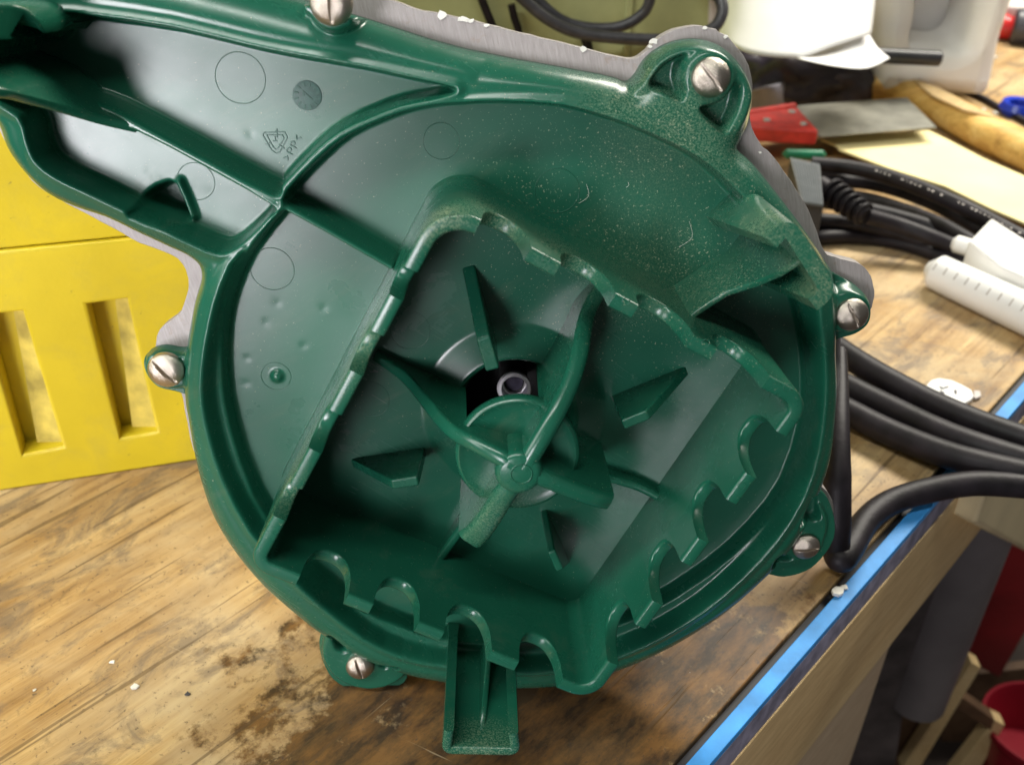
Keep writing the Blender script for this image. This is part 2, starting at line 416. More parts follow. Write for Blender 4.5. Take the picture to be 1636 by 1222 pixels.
HOUT = -0.0125
outline = [(586, 31), (744, 79), (960, 120), (996, 131), (1008, 128), (1018, 116), (1027, 101), (1040, 87), (1058, 75), (1082, 66), (1112, 63), (1140, 69), (1162, 83), (1180, 102), (1193, 125),
    (1200, 150), (1198, 175), (1190, 204), (1178, 226), (1176, 238), (1201, 261), (1240, 309), (1286, 370), (1312, 410), (1326, 432), (1345, 444), (1368, 457), (1386, 478), (1391, 500), (1385, 519), (1366, 533), (1340, 541), (1329, 552),
    (1331, 600), (1329, 650), (1323, 713), (1311, 757), (1303, 778), (1322, 795), (1333, 830), (1331, 862), (1311, 893), (1287, 912), (1253, 921), (1228, 917), (1213, 917),
    (1156, 966), (1090, 1009), (1040, 1035), (991, 1056), (940, 1073), (899, 1083), (826, 1087), (760, 1085), (690, 1074), (655, 1069), (645, 1090), (604, 1107), (568, 1104), (532, 1084), (515, 1052), (510, 1024), (512, 1000), (479, 975),
    (423, 926), (379, 874), (343, 815), (323, 756), (311, 700), (304, 655), (300, 633), (282, 625), (254, 618), (237, 601), (230, 580), (237, 563), (261, 556), (289, 560), (302, 552), (306, 522), (315, 475), (325, 440), (322, 418), (306, 403), (280, 391),
    (230, 368), (182, 345), (137, 331), (89, 309), (52, 275), (21, 234), (7, 192), (-10, 140), (-60, 60), (-120, -40), (-100, -130), (60, -110), (260, -60), (430, -15)]
g = 0.00042
xs = np.arange(L(-130, 200).x, L(1410, 500).x+.004, g, dtype=np.float32)
ys = np.arange(-0.014, L(0, -100).y+.02, g, dtype=np.float32)
X, Yg = np.meshgrid(xs, ys)
OUT = poly(outline, HOUT, 3)
dO = sdf(OUT, X, Yg)
P1 = poly([(104, 22), (155, 28), (275, 46), (400, 76), (480, 92), (572, 108), (650, 125), (715, 139), (730, 144), (722, 150), (690, 158), (639, 168), (590, 187), (542, 209), (500, 243), (449, 297), (440, 313), (330, 255), (213, 193),
           (150, 165), (60, 140), (-60, 110), (-90, 70), (-70, 58), (10, 60), (70, 58), (84, 36)], 0, 2)
P3 = poly([(213, 209), (330, 270), (436, 331), (430, 345), (395, 381), (362, 404), (331, 400), (243, 358), (199, 336), (133, 304), (88, 282), (57, 257), (44, 225), (30, 185), (-30, 150), (0, 153), (70, 168), (150, 192)], 0, 2)
P2 = poly([(458, 307), (508, 255), (548, 222), (595, 199), (643, 181), (694, 170), (740, 166), (800, 164), (900, 170), (974, 190), (1023, 208), (1072, 230), (1120, 256), (1165, 294), (1215, 350), (1255, 412), (1282, 478), (1300, 545), (1308, 620), (1303, 700), (1270, 798), (1215, 870),
           (1139, 937), (1031, 1003), (930, 1035), (850, 1045), (770, 1047), (697, 1040), (644, 1023), (561, 988), (470, 915), (400, 812), (360, 700), (346, 620), (347, 540), (360, 480), (384, 425), (412, 382), (445, 343), (452, 330)], 0, 2)
d1 = sdf(P1, X, Yg); d2 = sdf(P2, X, Yg); d3 = sdf(P3, X, Yg)
P2o = poly([(388, 398), (352, 455), (334, 520), (323, 590), (323, 645), (334, 700), (355, 765), (400, 850), (462, 922), (515, 970), (580, 1020), (640, 1049), (700, 1062), (770, 1071), (850, 1074), (930, 1066), (1000, 1044), (1060, 1016), (1125, 976), (1185, 925), (1240, 866), (1284, 795),
            (1308, 720), (1318, 640), (1318, 580), (1311, 520), (1296, 460), (1200, 420), (900, 320), (600, 320), (460, 420)], 0, 2)
d2o = sdf(P2o, X, Yg)
dF = np.maximum(np.maximum(d1, d2), d3)          # full depth pockets
dP = np.maximum(dF, d2o)          # >0 inside a pocket
away = np.maximum(-dP, 0)
# the low lugs sit behind the rim: the rim's own outline leaves them out
skip = {(1345, 444), (1368, 457), (1386, 478), (1391, 500), (1385, 519), (1366, 533), (1340, 541), (1322, 795), (1333, 830), (1331, 862), (1311, 893), (1287, 912), (1253, 921), (1228, 917),
        (655, 1069), (645, 1090), (604, 1107), (568, 1104), (532, 1084), (515, 1052), (510, 1024), (282, 625), (254, 618), (237, 601), (230, 580), (237, 563), (261, 556), (289, 560)}
ins = {(1303, 778): [(1286, 824), (1254, 874)], (690, 1074): [(640, 1062), (575, 1038)], (1326, 432): [(1331, 490)], (300, 633): [(299, 592)]}
rl = []
for q in outline:
    if q in skip: continue
    rl.append(q); rl += ins.get(q, [])
dO2 = sdf(poly(rl, HOUT, 3), X, Yg)
t = np.clip(dO2/(np.abs(dO2)+away+1e-6), 0, 1)
rimh = HOUT*(1-np.sqrt(np.clip(1-(1-t)**2.0, 0, 1)))
rimh += 0.0006*np.exp(-(away/.0011)**2) - .0005*np.exp(-((away-.003)/.0012)**2)
# lugs
def disc(px, py, rpx, h, edge=.0012):
    global rimh
    c = L(px, py, h); r = rpx/ (FPX/ (HC-CP).dot(FW))
    dd = r-np.hypot(X-c.x, Yg-c.y)
    m = sstep(np.minimum(dd, dO), 0, edge)
    rimh = np.where(m > 0, np.maximum(rimh, rimh*(1-m)+h*m), rimh)
disc(1110, 150, 92, -.0035, .0022); disc(1352, 497, 40, -.0065, .002); disc(1262, 850, 72, -.0095, .0018); disc(588, 1044, 90, -.0090, .002); disc(272, 590, 42, -.0065, .0018)
FLOOR = -0.0142; FIN = -0.0095
def pocket(mask_d, floor, draft=.0012):
    global rimh
    m = sstep(mask_d, 0, draft); rimh = rimh*(1-m)+np.minimum(rimh, floor)*m
for pl in ([(1036, 137), (1050, 112), (1070, 95), (1098, 86), (1092, 103), (1088, 125), (1094, 145), (1086, 160), (1060, 149)],
           [(1114, 171), (1142, 164), (1163, 149), (1174, 131), (1184, 140), (1180, 172), (1168, 200), (1155, 212), (1131, 194)],
           [(524, 1012), (545, 1027), (552, 1040), (549, 1056), (532, 1050)], [(600, 1065), (640, 1060), (612, 1083)],
           [(1296, 790), (1318, 812), (1320, 842), (1300, 848), (1285, 840), (1275, 845)], [(1232, 905), (1245, 882), (1262, 900), (1280, 904), (1255, 913)]):
    pocket(sdf(poly(pl, -.004, 3), X, Yg), -.0100 if pl[0][1] < 400 else -.0140, .0013)
pocket(d2o, -.0070, .0030)
pocket(dF, FLOOR, .0010)
# gentle sag of the scroll floor near the outlet and near the edges
def rib(pts, hw, h, draft=.0012, hs=None):
    global rimh
    P = [L(x, y, h if hs is None else hs[i]) for i, (x, y) in enumerate(pts)]
    v = [p.z for p in P]
    d, V = segd(P, X, Yg, v)
    m = 1-sstep(d, hw, hw+draft)
    rimh = np.where(m > 0, np.maximum(rimh, rimh*(1-m)+V*m), rimh)
gq = sdf(poly([(668, 380), (690, 345), (725, 335), (770, 345), (1302, 640), (946, 1122), (392, 905)], .035), X, Yg)
rimh = np.where(gq > .002, FIN, rimh)
rib([(440, 324), (520, 368), (625, 428)], .0009, -.0006)
# opening in the floor at the axle with a raised cone around it
AX = L(822, 657, FIN)
rr = np.hypot(X-AX.x, Yg-AX.y); RH = .0182
cone = 0.0040*(1-np.clip((rr-RH-.001)/(.0108), 0, 1)) - .004*np.clip((RH+.0022-rr)/.0022, 0, 1)**2
rimh = np.where((rr < RH+.0166), rimh+cone, rimh)
# pit in the lower scroll pocket
pit = sdf(poly([(227, 330), (240, 303), (262, 292), (280, 294), (305, 345), (303, 352), (290, 352)], FLOOR, 2), X, Yg)
rimh = rimh - .010*sstep(pit, 0, .0012)
rib([(284, 292), (296, 318), (307, 348)], .0004, FLOOR+.003, .0008)
# small round peg and shallow dimples
pg = L(443, 600, FLOOR); rp = np.hypot(X-pg.x, Yg-pg.y); rimh = rimh + .0016*(1-sstep(rp, .0012, .0021))
for (x, y) in ((443, 484), (517, 492), (425, 515), (485, 552), (395, 572), (393, 612), (237, 274), (262, 290), (400, 215)):
    q = L(x, y, FLOOR); rimh = rimh - .00008*np.exp(-((X-q.x)**2+(Yg-q.y)**2)/(.0011**2))
# screw bosses
SCREWS = [(1135, 124, -.0015, 27, 50), (1360, 502, -.0060, 26, 60), (1287, 872, -.0090, 24, -5), (575, 1064, -.0085, 25, 75), (266, 590, -.0060, 28, 50), (530, 6, .0065, 28, 90)]
for (x, y, h, r_, a_) in SCREWS:
    q = L(x, y, h); rq = np.hypot(X-q.x, Yg-q.y); rad = r_/5.05/1000+.0012
    m = 1-sstep(rq, rad, rad+.0012); rimh = np.maximum(rimh, rimh*(1-m)+(h-.0004)*m)
bx = poly([(480, -60), (482, 24), (525, 38), (566, 46), (575, -60)], .003)
m = sstep(sdf(bx, X, Yg), 0, .0008); rimh = np.maximum(rimh, rimh*(1-m)+.0060*m)
# light fillet blur
def blur(A, n=1):
    for _ in range(n):
        B_ = A.copy(); B_[1:-1] = (A[:-2]+2*A[1:-1]+A[2:])/4; A = B_.copy(); A[:, 1:-1] = (B_[:, :-2]+2*B_[:, 1:-1]+B_[:, 2:])/4
    return A
rimh = blur(rimh, 2)
# ---- build the shell mesh
dH = rr-RH
dd = np.minimum(dO, dH)
gy, gx = np.gradient(dd, g)
neg = dd < 0
gl = gx*gx+gy*gy+1e-6
VX = np.where(neg, X-dd*gx/gl, X); VY = np.where(neg, Yg-dd*gy/gl, Yg)
cell = ~(neg[:-1, :-1] & neg[1:, :-1] & neg[:-1, 1:] & neg[1:, 1:])
iy, ix = np.nonzero(cell); W_ = X.shape[1]
quads = np.stack([iy*W_+ix, iy*W_+ix+1, (iy+1)*W_+ix+1, (iy+1)*W_+ix], 1)
used = np.unique(quads); remap = np.full(X.size, -1, np.int64); remap[used] = np.arange(len(used))
quads = remap[quads]
V3 = np.stack([VX.ravel()[used], VY.ravel()[used], rimh.ravel()[used]], 1)
# boundary skirt
ed = np.concatenate([quads[:, [0, 1]], quads[:, [1, 2]], quads[:, [2, 3]], quads[:, [3, 0]]])
key = np.sort(ed, 1); kk = key[:, 0]*(len(used)+1)+key[:, 1]
_, inv, cnt = np.unique(kk, return_inverse=True, return_counts=True)
be = ed[cnt[inv] == 1]
bv = np.unique(be); low = np.full(len(used), -1, np.int64); low[bv] = len(used)+np.arange(len(bv))
LV = V3[bv].copy(); LV[:, 2] = np.minimum(-.0158, LV[:, 2]-.001)
sk = np.stack([be[:, 1], be[:, 0], low[be[:, 0]], low[be[:, 1]]], 1)
V3 = np.concatenate([V3, LV]); F4 = np.concatenate([quads, sk])
me = bpy.data.meshes.new("cover_shell")
me.vertices.add(len(V3)); me.vertices.foreach_set('co', V3.astype(np.float32).ravel())
me.loops.add(F4.size); me.loops.foreach_set('vertex_index', F4.ravel().astype(np.int32))
me.polygons.add(len(F4)); me.polygons.foreach_set('loop_start', np.arange(0, F4.size, 4, dtype=np.int32))
me.update(calc_edges=True); me.validate()
shell = link("cover_shell", me, M_G, root, None)

# ---- steel plate behind
plate_px = [(560, -22), (640, 6), (674, 17), (726, 27), (777, 39), (832, 53), (880, 65), (931, 77), (982, 90), (1010, 94), (1027, 87), (1038, 76), (1051, 63), (1078, 48), (1112, 42), (1140, 46), (1150, 52), (1164, 60), (1188, 89), (1199, 115),
    (1202, 150), (1198, 190), (1213, 227), (1231, 246), (1252, 273), (1270, 300), (1292, 337), (1305, 371), (1317, 402), (1335, 411), (1359, 417), (1381, 427), (1394, 449), (1397, 473), (1389, 500), (1370, 522), (1344, 540), (1343, 590), (1334, 660), (1322, 720), (1305, 765), (1322, 785), (1331, 806), (1331, 825), (1322, 860),
    (1290, 870), (1200, 880), (1090, 950), (980, 1000), (850, 1020), (700, 1010), (600, 1020), (560, 1000), (440, 890), (380, 830), (335, 770), (309, 718), (296, 659), (289, 628), (262, 610), (249, 580), (249, 546), (256, 525), (275, 510), (290, 496), (299, 470), (301, 446), (292, 424), (275, 408),
    (223, 388), (179, 364), (131, 339), (96, 320), (62, 299), (31, 265), (14, 237), (0, 210), (-20, 150), (-70, 70), (-130, -40), (-110, -150), (60, -130), (260, -90), (430, -52)]
pp = catmull([L(x, y, -.016) for x, y in plate_px], 3, True)
pj = []
for i, p in enumerate(pp):
    j = random.uniform(-.00012, .00012); pj.append((p.x+j, p.y+random.uniform(-.00012, .00012)))
hol = [(AX.x+.022*math.cos(a*.13), AX.y+.022*math.sin(a*.13)) for a in range(48)]
pith = [(q.x, q.y) for q in (L(x, y, -.016) for x, y in ((215, 330), (240, 290), (290, 285), (315, 350), (295, 365), (240, 350)))]
plate = curve_plate("backing_plate", [pj, hol, pith], Matrix.Translation((0, 0, -.01875)), .0055, M_PLATE, root, .0002)
# white paint flecks left along the plate edge
for i, (x, y, s) in enumerate(((706, 24, 9), (740, 30, 7), (752, 33, 6), (933, 78, 6), (1045, 66, 6), (1038, 74, 4), (778, 40, 4), (1215, 243, 3), (1160, 58, 4), (1128, 44, 4))):
    c = L(x, y, -.0155); q = []
    for a in range(7):
        rr_ = s/5000*random.uniform(.35, .8); q.append((c.x+rr_*1.7*math.cos(a*.9), c.y+rr_*math.sin(a*.9)-.0002))
    prism("paint_fleck", q, -.0160, -.0156, M_CHIP, root, 0)

# ---- rear casing seen only through the axle opening, blackened to paint its shade
cc = L(830, 640, -.016)
lathe("rear_casing", [(.088, -.0215), (.088, -.055), (.080, -.060), (0, -.060)], M_BLACKIN, root, 64, Matrix.Translation((cc.x, cc.y, 0)))
lathe("inner_baffle", [(.0, -.046), (.05, -.046), (.05, -.0215)], M_BLACKIN, root, 48, Matrix.Translation((AX.x, AX.y, 0)))
SH = L(822, 621, -.0245)
shaft = lathe("shaft_end", [(.0050, -.0262), (.0058, -.0260), (.0060, -.0250), (.0056, -.0244), (.0045, -.0244), (.0042, -.0249), (.0040, -.0285), (.0036, -.0287), (.0034, -.0305), (0, -.0310)], M_STEEL, root, 48, Matrix.Translation((SH.x, SH.y, 0)))
lathe("shaft_body", [(.0048, -.046), (.0048, -.0262), (0, -.0262)], M_BLACKIN, shaft, 32, Matrix.Translation((SH.x, SH.y, -.004)))
lathe("socket_insert", [(.0033, -.0312), (.0031, -.0302), (.0029, -.0299), (0, -.0301)], M_DARKSTEEL, shaft, 32, Matrix.Translation((SH.x, SH.y, 0)))

# ---- walls with variable top
def offset_path(P, closed):
    n = len(P); N = []
    for i in range(n):
        a = P[i-1] if (i > 0 or closed) else P[i]; b = P[(i+1) % n] if (i < n-1 or closed) else P[i]
        t_ = Vector((b.x-a.x, b.y-a.y)); t_.normalize(); N.append(Vector((-t_.y, t_.x)))
    return N
def wall(name, P, tops, base, th, mat, parent, closed=False, ch=.0007, flare=0.0, thb=None):
    """P plan points (Vector), tops heights, th thickness (number/list)"""
    n = len(P); N = offset_path(P, closed); vs = []; fs = []
    for i in range(n):
        tt = (th[i] if isinstance(th, (list, tuple)) else th)/2; tb = tt+flare
        zb = base[i] if isinstance(base, (list, tuple)) else base
        h = tops[i]; c = min(ch, tt*.7)
        s2 = max(zb+(h-zb)*.5, h-c-.0009); fo = 0.0; s2 = min(s2, h-c-.0009); zf = min(zb+.006, s2-.0001)
        for (o_, z_) in ((-tb, zb), (-tt, zf), (-tt, s2), (-tt, max(zb, h-c)), (-tt+c*.35, h-c*.3), (-tt+c, h), (tt-c, h), (tt-c*.35, h-c*.3), (tt, max(zb, h-c)), (tt, s2), (tt, zf), (tb, zb)):
            vs.append((P[i].x+N[i].x*o_, P[i].y+N[i].y*o_, z_))
    m = 12
    for i in range(n if closed else n-1):
        k = (i+1) % n
        for j in range(m-1): fs.append((i*m+j, i*m+j+1, k*m+j+1, k*m+j))
    if not closed:
        fs.append(tuple(range(m))); fs.append(tuple((n-1)*m+j for j in range(m-1, -1, -1)))
    o = mesh_obj(name, vs, fs, mat, parent, sharp=.75)
    bm = bmesh.new(); bm.from_mesh(o.data); bmesh.ops.recalc_face_normals(bm, faces=bm.faces); bm.to_mesh(o.data); bm.free()
    return o
HT = .035
# scalloped square guard: outer near edge corners (pixels at height HT), clockwise from the top left
cor = [((702, 316), .012), ((1302, 640), .0075), ((946, 1122), .0085), ((392, 905), .0065)]
TH = .0042
cp = [L(*c[0], HT) for c in cor]
# shrink to the wall's centre line
cen = sum(cp, Vector())/4
path = []; marks = []
nC = 4; S = 0.0; sides = []
def rounded(cp, rads):
    pts = []
    for i in range(nC):
        a, b, c = cp[i-1], cp[i], cp[(i+1) % nC]; r = rads[i]
        u = (a-b).normalized(); v_ = (c-b).normalized(); ang = u.angle(v_); tl = r/math.tan(ang/2)
        ctr = b+(u+v_).normalized()*(r/math.sin(ang/2))
        s = b+u*tl; e = b+v_*tl
        a0 = math.atan2(s.y-ctr.y, s.x-ctr.x); a1 = math.atan2(e.y-ctr.y, e.x-ctr.x)
        da = (a1-a0+math.pi) % (2*math.pi)-math.pi
        for k_ in range(13):
            an = a0+da*k_/12; pts.append(Vector((ctr.x+r*math.cos(an), ctr.y+r*math.sin(an), 0)))
    return pts
inn = []
for i in range(4):
    a, b, c = cp[i-1], cp[i], cp[(i+1) % 4]; u = (a-b).normalized(); v_ = (c-b).normalized(); ang = u.angle(v_)
    q = b+(u+v_).normalized()*((TH/2)/math.sin(ang/2)); q.z = 0; inn.append(q)
rp_ = rounded(inn, [c[1]-TH/2 for c in cor])
# resample densely
dense = []
for i in range(len(rp_)):
    a = rp_[i]; b = rp_[(i+1) % len(rp_)]; n_ = max(1, int((b-a).length/.00035))
    for k_ in range(n_): dense.append(a.lerp(b, k_/n_))
# notches: (side a corner, side b corner, pixel start, pixel end) projected on the path
notches = [((768, 352), (849, 396)), ((896, 420), (984, 468)), ((1022, 488), (1108, 536)), ((1147, 556), (1232, 600)),
           ((1243, 690), (1196, 758)), ((1166, 800), (1122, 862)), ((1096, 900), (1054, 965)), ((1026, 1002), (985, 1062)),
           ((895, 1090), (826, 1062)), ((782, 1044), (708, 1014)), ((668, 998), (594, 968)), ((556, 952), (478, 920)),
           ((444, 826), (468, 775)), ((498, 718), (528, 656)), ((560, 592), (592, 528)), ((622, 470), (645, 424))]
arc = [0.0]
for i in range(1, len(dense)): arc.append(arc[-1]+(dense[i]-dense[i-1]).length)
def near_s(px, py):
    q = L(px, py, HT); q.z = 0
    return arc[min(range(len(dense)), key=lambda i: (dense[i]-q).length_squared)]
tops = [HT]*len(dense); base_ = [FLOOR-.002]*len(dense)
for ni, (a, b) in enumerate(notches):
    s0, s1 = sorted((near_s(*a), near_s(*b))); m_ = (s0+s1)/2; w_ = (s1-s0)/2
    D = .0175 if ni < 12 else .010
    for i, s in enumerate(arc):
        q = abs(s-m_)/w_
        if q < 1:
            dep = D*(1-q**2.6)**(1/2.2); tops[i] = HT-dep
# refine at the notch flanks: move samples so flanks are steep
guard = wall("scalloped_guard", dense, tops, base_, TH, M_G, root, True, .0007, .0010)
# vent bead marks on tooth tips
def ring(name, px, py, h, rpx, mr=.00025, parent=root, mat=M_G):
    c = L(px, py, h); r = rpx/5.05/1000 if h < .01 else rpx/5.6/1000
    vs = []; fs = []; a_, b_ = 40, 6
    for i in range(a_):
        A = 2*math.pi*i/a_
        for j in range(b_):
            Bq = 2*math.pi*j/b_; q = r+mr*1.3*math.cos(Bq); vs.append((c.x+q*math.cos(A), c.y+q*math.sin(A), h+mr*math.sin(Bq)))
    for i in range(a_):
        for j in range(b_): fs.append((i*b_+j, ((i+1) % a_)*b_+j, ((i+1) % a_)*b_+(j+1) % b_, i*b_+(j+1) % b_))
    return mesh_obj(name, vs, fs, mat, parent, sharp=None)
for (x, y, r_) in ((384, 125, 36), (705, 226, 27), (890, 305, 34), (313, 290, 28), (435, 430, 34), (655, 528, 31.5), (592, 638, 30.5), (441, 601, 24), (480, 1010, 0)):
    if r_: ring("ejector_mark", x, y, FIN if r_ % 1 else FLOOR, r_, .00010)
for (x, y) in ((1258, 619), (725, 345), (872, 414), (1185, 776), (1000, 482), (1127, 548)):
    ring("tooth_mark", x, y, HT, 6, .00009, guard)

# ---- hub: cap, arms, centre
CAPH = .022
cap = lathe("hub_cap", [(0, CAPH-.0012), (.0150, CAPH-.0009), (.0165, CAPH-.0004), (.0173, CAPH), (.0180, CAPH-.0004), (.0185, CAPH-.0012), (.0187, CAPH-.003), (.0180, CAPH-.0042), (0, CAPH-.0042)], M_G, root, 72, Matrix.Translation((AX.x, AX.y, 0)), .9)
def arm(pts, th, endz=None, name="hub_arm"):
    P = [L(x, y, h) for x, y, h in pts]; P = catmull(P, 6); tz = [p.z for p in P]
    tl = [th[0]+(th[1]-th[0])*i/(len(P)-1) for i in range(len(P))]
    bz = [(CAPH-.005 if math.hypot(p.x-AX.x, p.y-AX.y) < RH-.0005 else FLOOR-.001) for p in P]
    return wall(name, [Vector((p.x, p.y, 0)) for p in P], tz, bz, tl, M_G, root, False, .0021, .0002)
arm([(828, 752, .034), (800, 736, .0335), (760, 715, .030), (728, 698, .025), (700, 672, .018), (672, 636, .008), (640, 600, -.002), (598, 570, -.006)], (.0056, .0034))
arm([(838, 752, .034), (862, 712, .0335), (888, 668, .031), (912, 618, .025), (927, 570, .018), (934, 528, .010), (945, 492, .002), (968, 455, -.004), (978, 438, -.005)], (.0060, .0044))
arm([(840, 758, .034), (880, 774, .033), (925, 792, .031), (958, 803, .029), (975, 806, .027)], (.0056, .0056))
arm([(830, 762, .034), (806, 795, .033), (785, 828, .031), (765, 855, .029), (750, 868, .027)], (.0062, .0082))
arm([(955, 762, -.003), (1020, 780, -.004), (1072, 808, -.004)], (.0030, .0026), name="low_rib")
arm([(748, 832, .000), (722, 868, -.002), (704, 893, -.003)], (.0030, .0030), name="low_rib")
hub = lathe("hub_centre", [(0, .0340), (.0050, .0339), (.0062, .0334), (.0068, .0322), (.0070, .030), (.0070, CAPH-.002)], M_G, root, 40, Matrix.Translation((AX.x, AX.y, 0)), 1.2)
ring("pin_mark", 833, 757, .0340, 17, .00016, hub)

# ---- radial fins on the floor inside the guard
def fin(A, F1, F2, B_, h=.010, th=.0022):
    a = L(*A, FIN); b = L(*B_, FIN); f1 = L(*F1, h); f2 = L(*F2, h)
    line = (b-a); line.z = 0; line.normalize(); nn = Vector((-line.y, line.x, 0))*th/2
    def pr(p): s = (p-a).dot(line); q = a+line*s; q.z = p.z; return q
    f1, f2 = pr(f1), pr(f2); lowz = Vector((0, 0, -.002))
    prof = [a+lowz, a, f1, f2, b, b+lowz]
    vs = [p+nn for p in prof]+[p-nn*1.0 for p in prof]; n = 6
    fs = [tuple(range(n)), tuple(range(2*n-1, n-1, -1))]+[(i, n+i, n+(i+1) % n, (i+1) % n) for i in range(n)]
    o = mesh_obj("floor_fin", vs, fs, M_G, root)
    bm = bmesh.new(); bm.from_mesh(o.data); bmesh.ops.recalc_face_normals(bm, faces=bm.faces); bm.to_mesh(o.data); bm.free()
    return bevel(o, .0007, 3)
fin((748, 425), (772, 540), (786, 592), (784, 548), .009, .0042)
fin((562, 740), (632, 798), (672, 785), (680, 722), .010, .0034)
fin((1098, 592), (1042, 680), (1003, 697), (978, 640), .010, .0034)
fin((906, 900), (891, 912), (877, 882), (868, 815), .010, .0026)

# ---- legs: U channels standing up from the rim
HL = .041
def leg(pts, base, tops, th, label=None):
    P = [L(x, y, h) for x, y, h in pts]
    # rounded corners on the plan path
    Q = []
    for i, p in enumerate(P):
        if 0 < i < len(P)-1:
            a = P[i-1]; c = P[i+1]; r = .0022
            s = p+(a-p).normalized()*r; e = p+(c-p).normalized()*r
            for k_ in range(6):
                t_ = k_/5; Q.append((s*(1-t_)**2+p*2*t_*(1-t_)+e*t_**2, i))
        else: Q.append((p, i))
    Pn = [Vector((q[0].x, q[0].y, 0)) for q in Q]; tz = [tops[q[1]] for q in Q]
    return wall("leg", Pn, tz, base, th, M_G, root, False, .0009, .0005)
l1 = leg([(717, 1168, HL), (713, 1200, HL), (824, 1202, HL), (820, 1172, HL)], -.014, [HL]*4, .0032)
l1['label'] = "bottom leg, a U channel open upwards"
def loft_leg(basepx, toppx, th, bh=FLOOR-.001):
    """channel whose walls taper from a wide foot on the floor to the end face"""
    def outline_(pts, h, th_):
        P = [L(x, y, h) for x, y in pts]; Q = []
        for i, p in enumerate(P):
            if 0 < i < len(P)-1:
                r = .0030; s_ = p+(P[i-1]-p).normalized()*r; e = p+(P[i+1]-p).normalized()*r
                for k_ in range(7):
                    t_ = k_/6; Q.append(s_*(1-t_)**2+p*2*t_*(1-t_)+e*t_**2)
            else: Q.append(p)
        N = offset_path(Q, False)
        return [Vector((q.x+N[i].x*th_/2, q.y+N[i].y*th_/2, h)) for i, q in enumerate(Q)] + [Vector((q.x-N[i].x*th_/2, q.y-N[i].y*th_/2, h)) for i, q in reversed(list(enumerate(Q)))]
    A_ = outline_(basepx, bh, th*1.15); B_ = outline_(toppx, HL, th); n = len(A_)
    vs = A_+B_; fs = [tuple(range(n-1, -1, -1)), tuple(range(n, 2*n))]+[(i, (i+1) % n, n+(i+1) % n, n+i) for i in range(n)]
    o = mesh_obj("leg", vs, fs, M_G, root)
    bm = bmesh.new(); bm.from_mesh(o.data); bmesh.ops.recalc_face_normals(bm, faces=bm.faces); bm.to_mesh(o.data); bm.free()
    return bevel(o, .0009, 3)
l3 = loft_leg([(1134, 353), (1188, 303), (1244, 392), (1195, 440)], [(1232, 388), (1258, 360), (1325, 466), (1299, 487)], .0040)
l3['label'] = "right-hand leg with dusty end face"
# leg 2 (upper left, mostly outside the picture)
def splay(pts, tops, th, name="leg"):
    P = [L(*p) for p in pts]; P2_ = catmull(P, 6); n = len(P2_)
    tz = [p.z for p in P2_]
    return wall(name, [Vector((p.x, p.y, 0)) for p in P2_], tz, -.016, th, M_G, root, False, .0009, .0004)
l2 = splay([(216, 206, -.001), (160, 193, .006), (100, 176, .016), (40, 160, .028), (0, 150, .036), (-50, 138, HL), (-100, 120, HL)], None, .0026)
l2['label'] = "upper left leg, lower web"
l2b = splay([(95, 22, -.002), (60, 34, .010), (20, 36, .024), (-30, 36, .034), (-90, 40, HL)], None, .0080)
l2c = wall("leg", [L(x, y, 0) for x, y in ((30, 150), (12, 110), (22, 70), (50, 30))], [HL]*4, -.016, .003, M_G, root)  # channel's end web, set further in to shade the floor between its walls
l2b['label'] = "upper left leg, upper web, close to the camera"
# webs inside the legs
def gusset(pts, th, base=FLOOR-.001):
    P = [L(*p) for p in pts]
    return wall("leg_gusset", [Vector((p.x, p.y, 0)) for p in P], [p.z for p in P], base, th, M_G, root, False, .0006, .0006)
gusset([(792, 1022, .004), (781, 1046, .006), (775, 1120, .022), (768, 1188, .038)], .0018)
gusset([(1098, 516, .014), (1112, 502, .012), (1160, 470, .012), (1210, 455, .018), (1245, 440, .026), (1280, 418, .034)], .0020)
# ---- screws
def screw_mesh():
    a_, r_ = 48, 14; vs = [(0, 0, 0)]; fs = []
    Rr = 1.0
    def hz(x, y):
        r = math.hypot(x, y); z = .62*math.sqrt(max(0, 1-r*r*.93)) 
        if abs(y) < .115: z = min(z, .30 if abs(y) < .095 else .5)
        return z
    # rectangular grid clipped to a disc so that the slot is crisp
    n = 56; idx = {}; out = []
    ysn = sorted(set([round(-1+2*i/n, 4) for i in range(n+1)]+[-.12, .12, -.095, .095]))
    vs = []
    for yi, yv in enumerate(ysn):
        hw = math.sqrt(max(0, 1-yv*yv))
        for i in range(n+1):
            xv = (-1+2*i/n)*hw; idx[(yi, i)] = len(vs); vs.append((xv, yv, hz(xv, yv)))
    for yi in range(len(ysn)-1):
        for i in range(n): fs.append((idx[(yi, i)], idx[(yi, i+1)], idx[(yi+1, i+1)], idx[(yi+1, i)]))
    # rim
    rim = [idx[(yi, n)] for yi in range(len(ysn))]+[idx[(yi, 0)] for yi in range(len(ysn)-2, 0, -1)]
    b0 = len(vs)
    for q in rim: vs.append((vs[q][0]*.985, vs[q][1]*.985, -.15))
    for i in range(len(rim)):
        j = (i+1) % len(rim); fs.append((rim[j], rim[i], b0+i, b0+j))
    me = bpy.data.meshes.new("screw"); me.from_pydata(vs, [], fs); me.validate()
    me.polygons.foreach_set('use_smooth', [True]*len(me.polygons)); me.set_sharp_from_angle(angle=.8); me.materials.append(M_SCREW)
    return me
sm = screw_mesh()
labs = ["slotted screw in the top right lug", "slotted screw in the right-hand lug", "slotted screw in the lower right lug, slot level", "slotted screw in the bottom lug", "slotted screw in the left lug", "slotted screw on the top edge"]
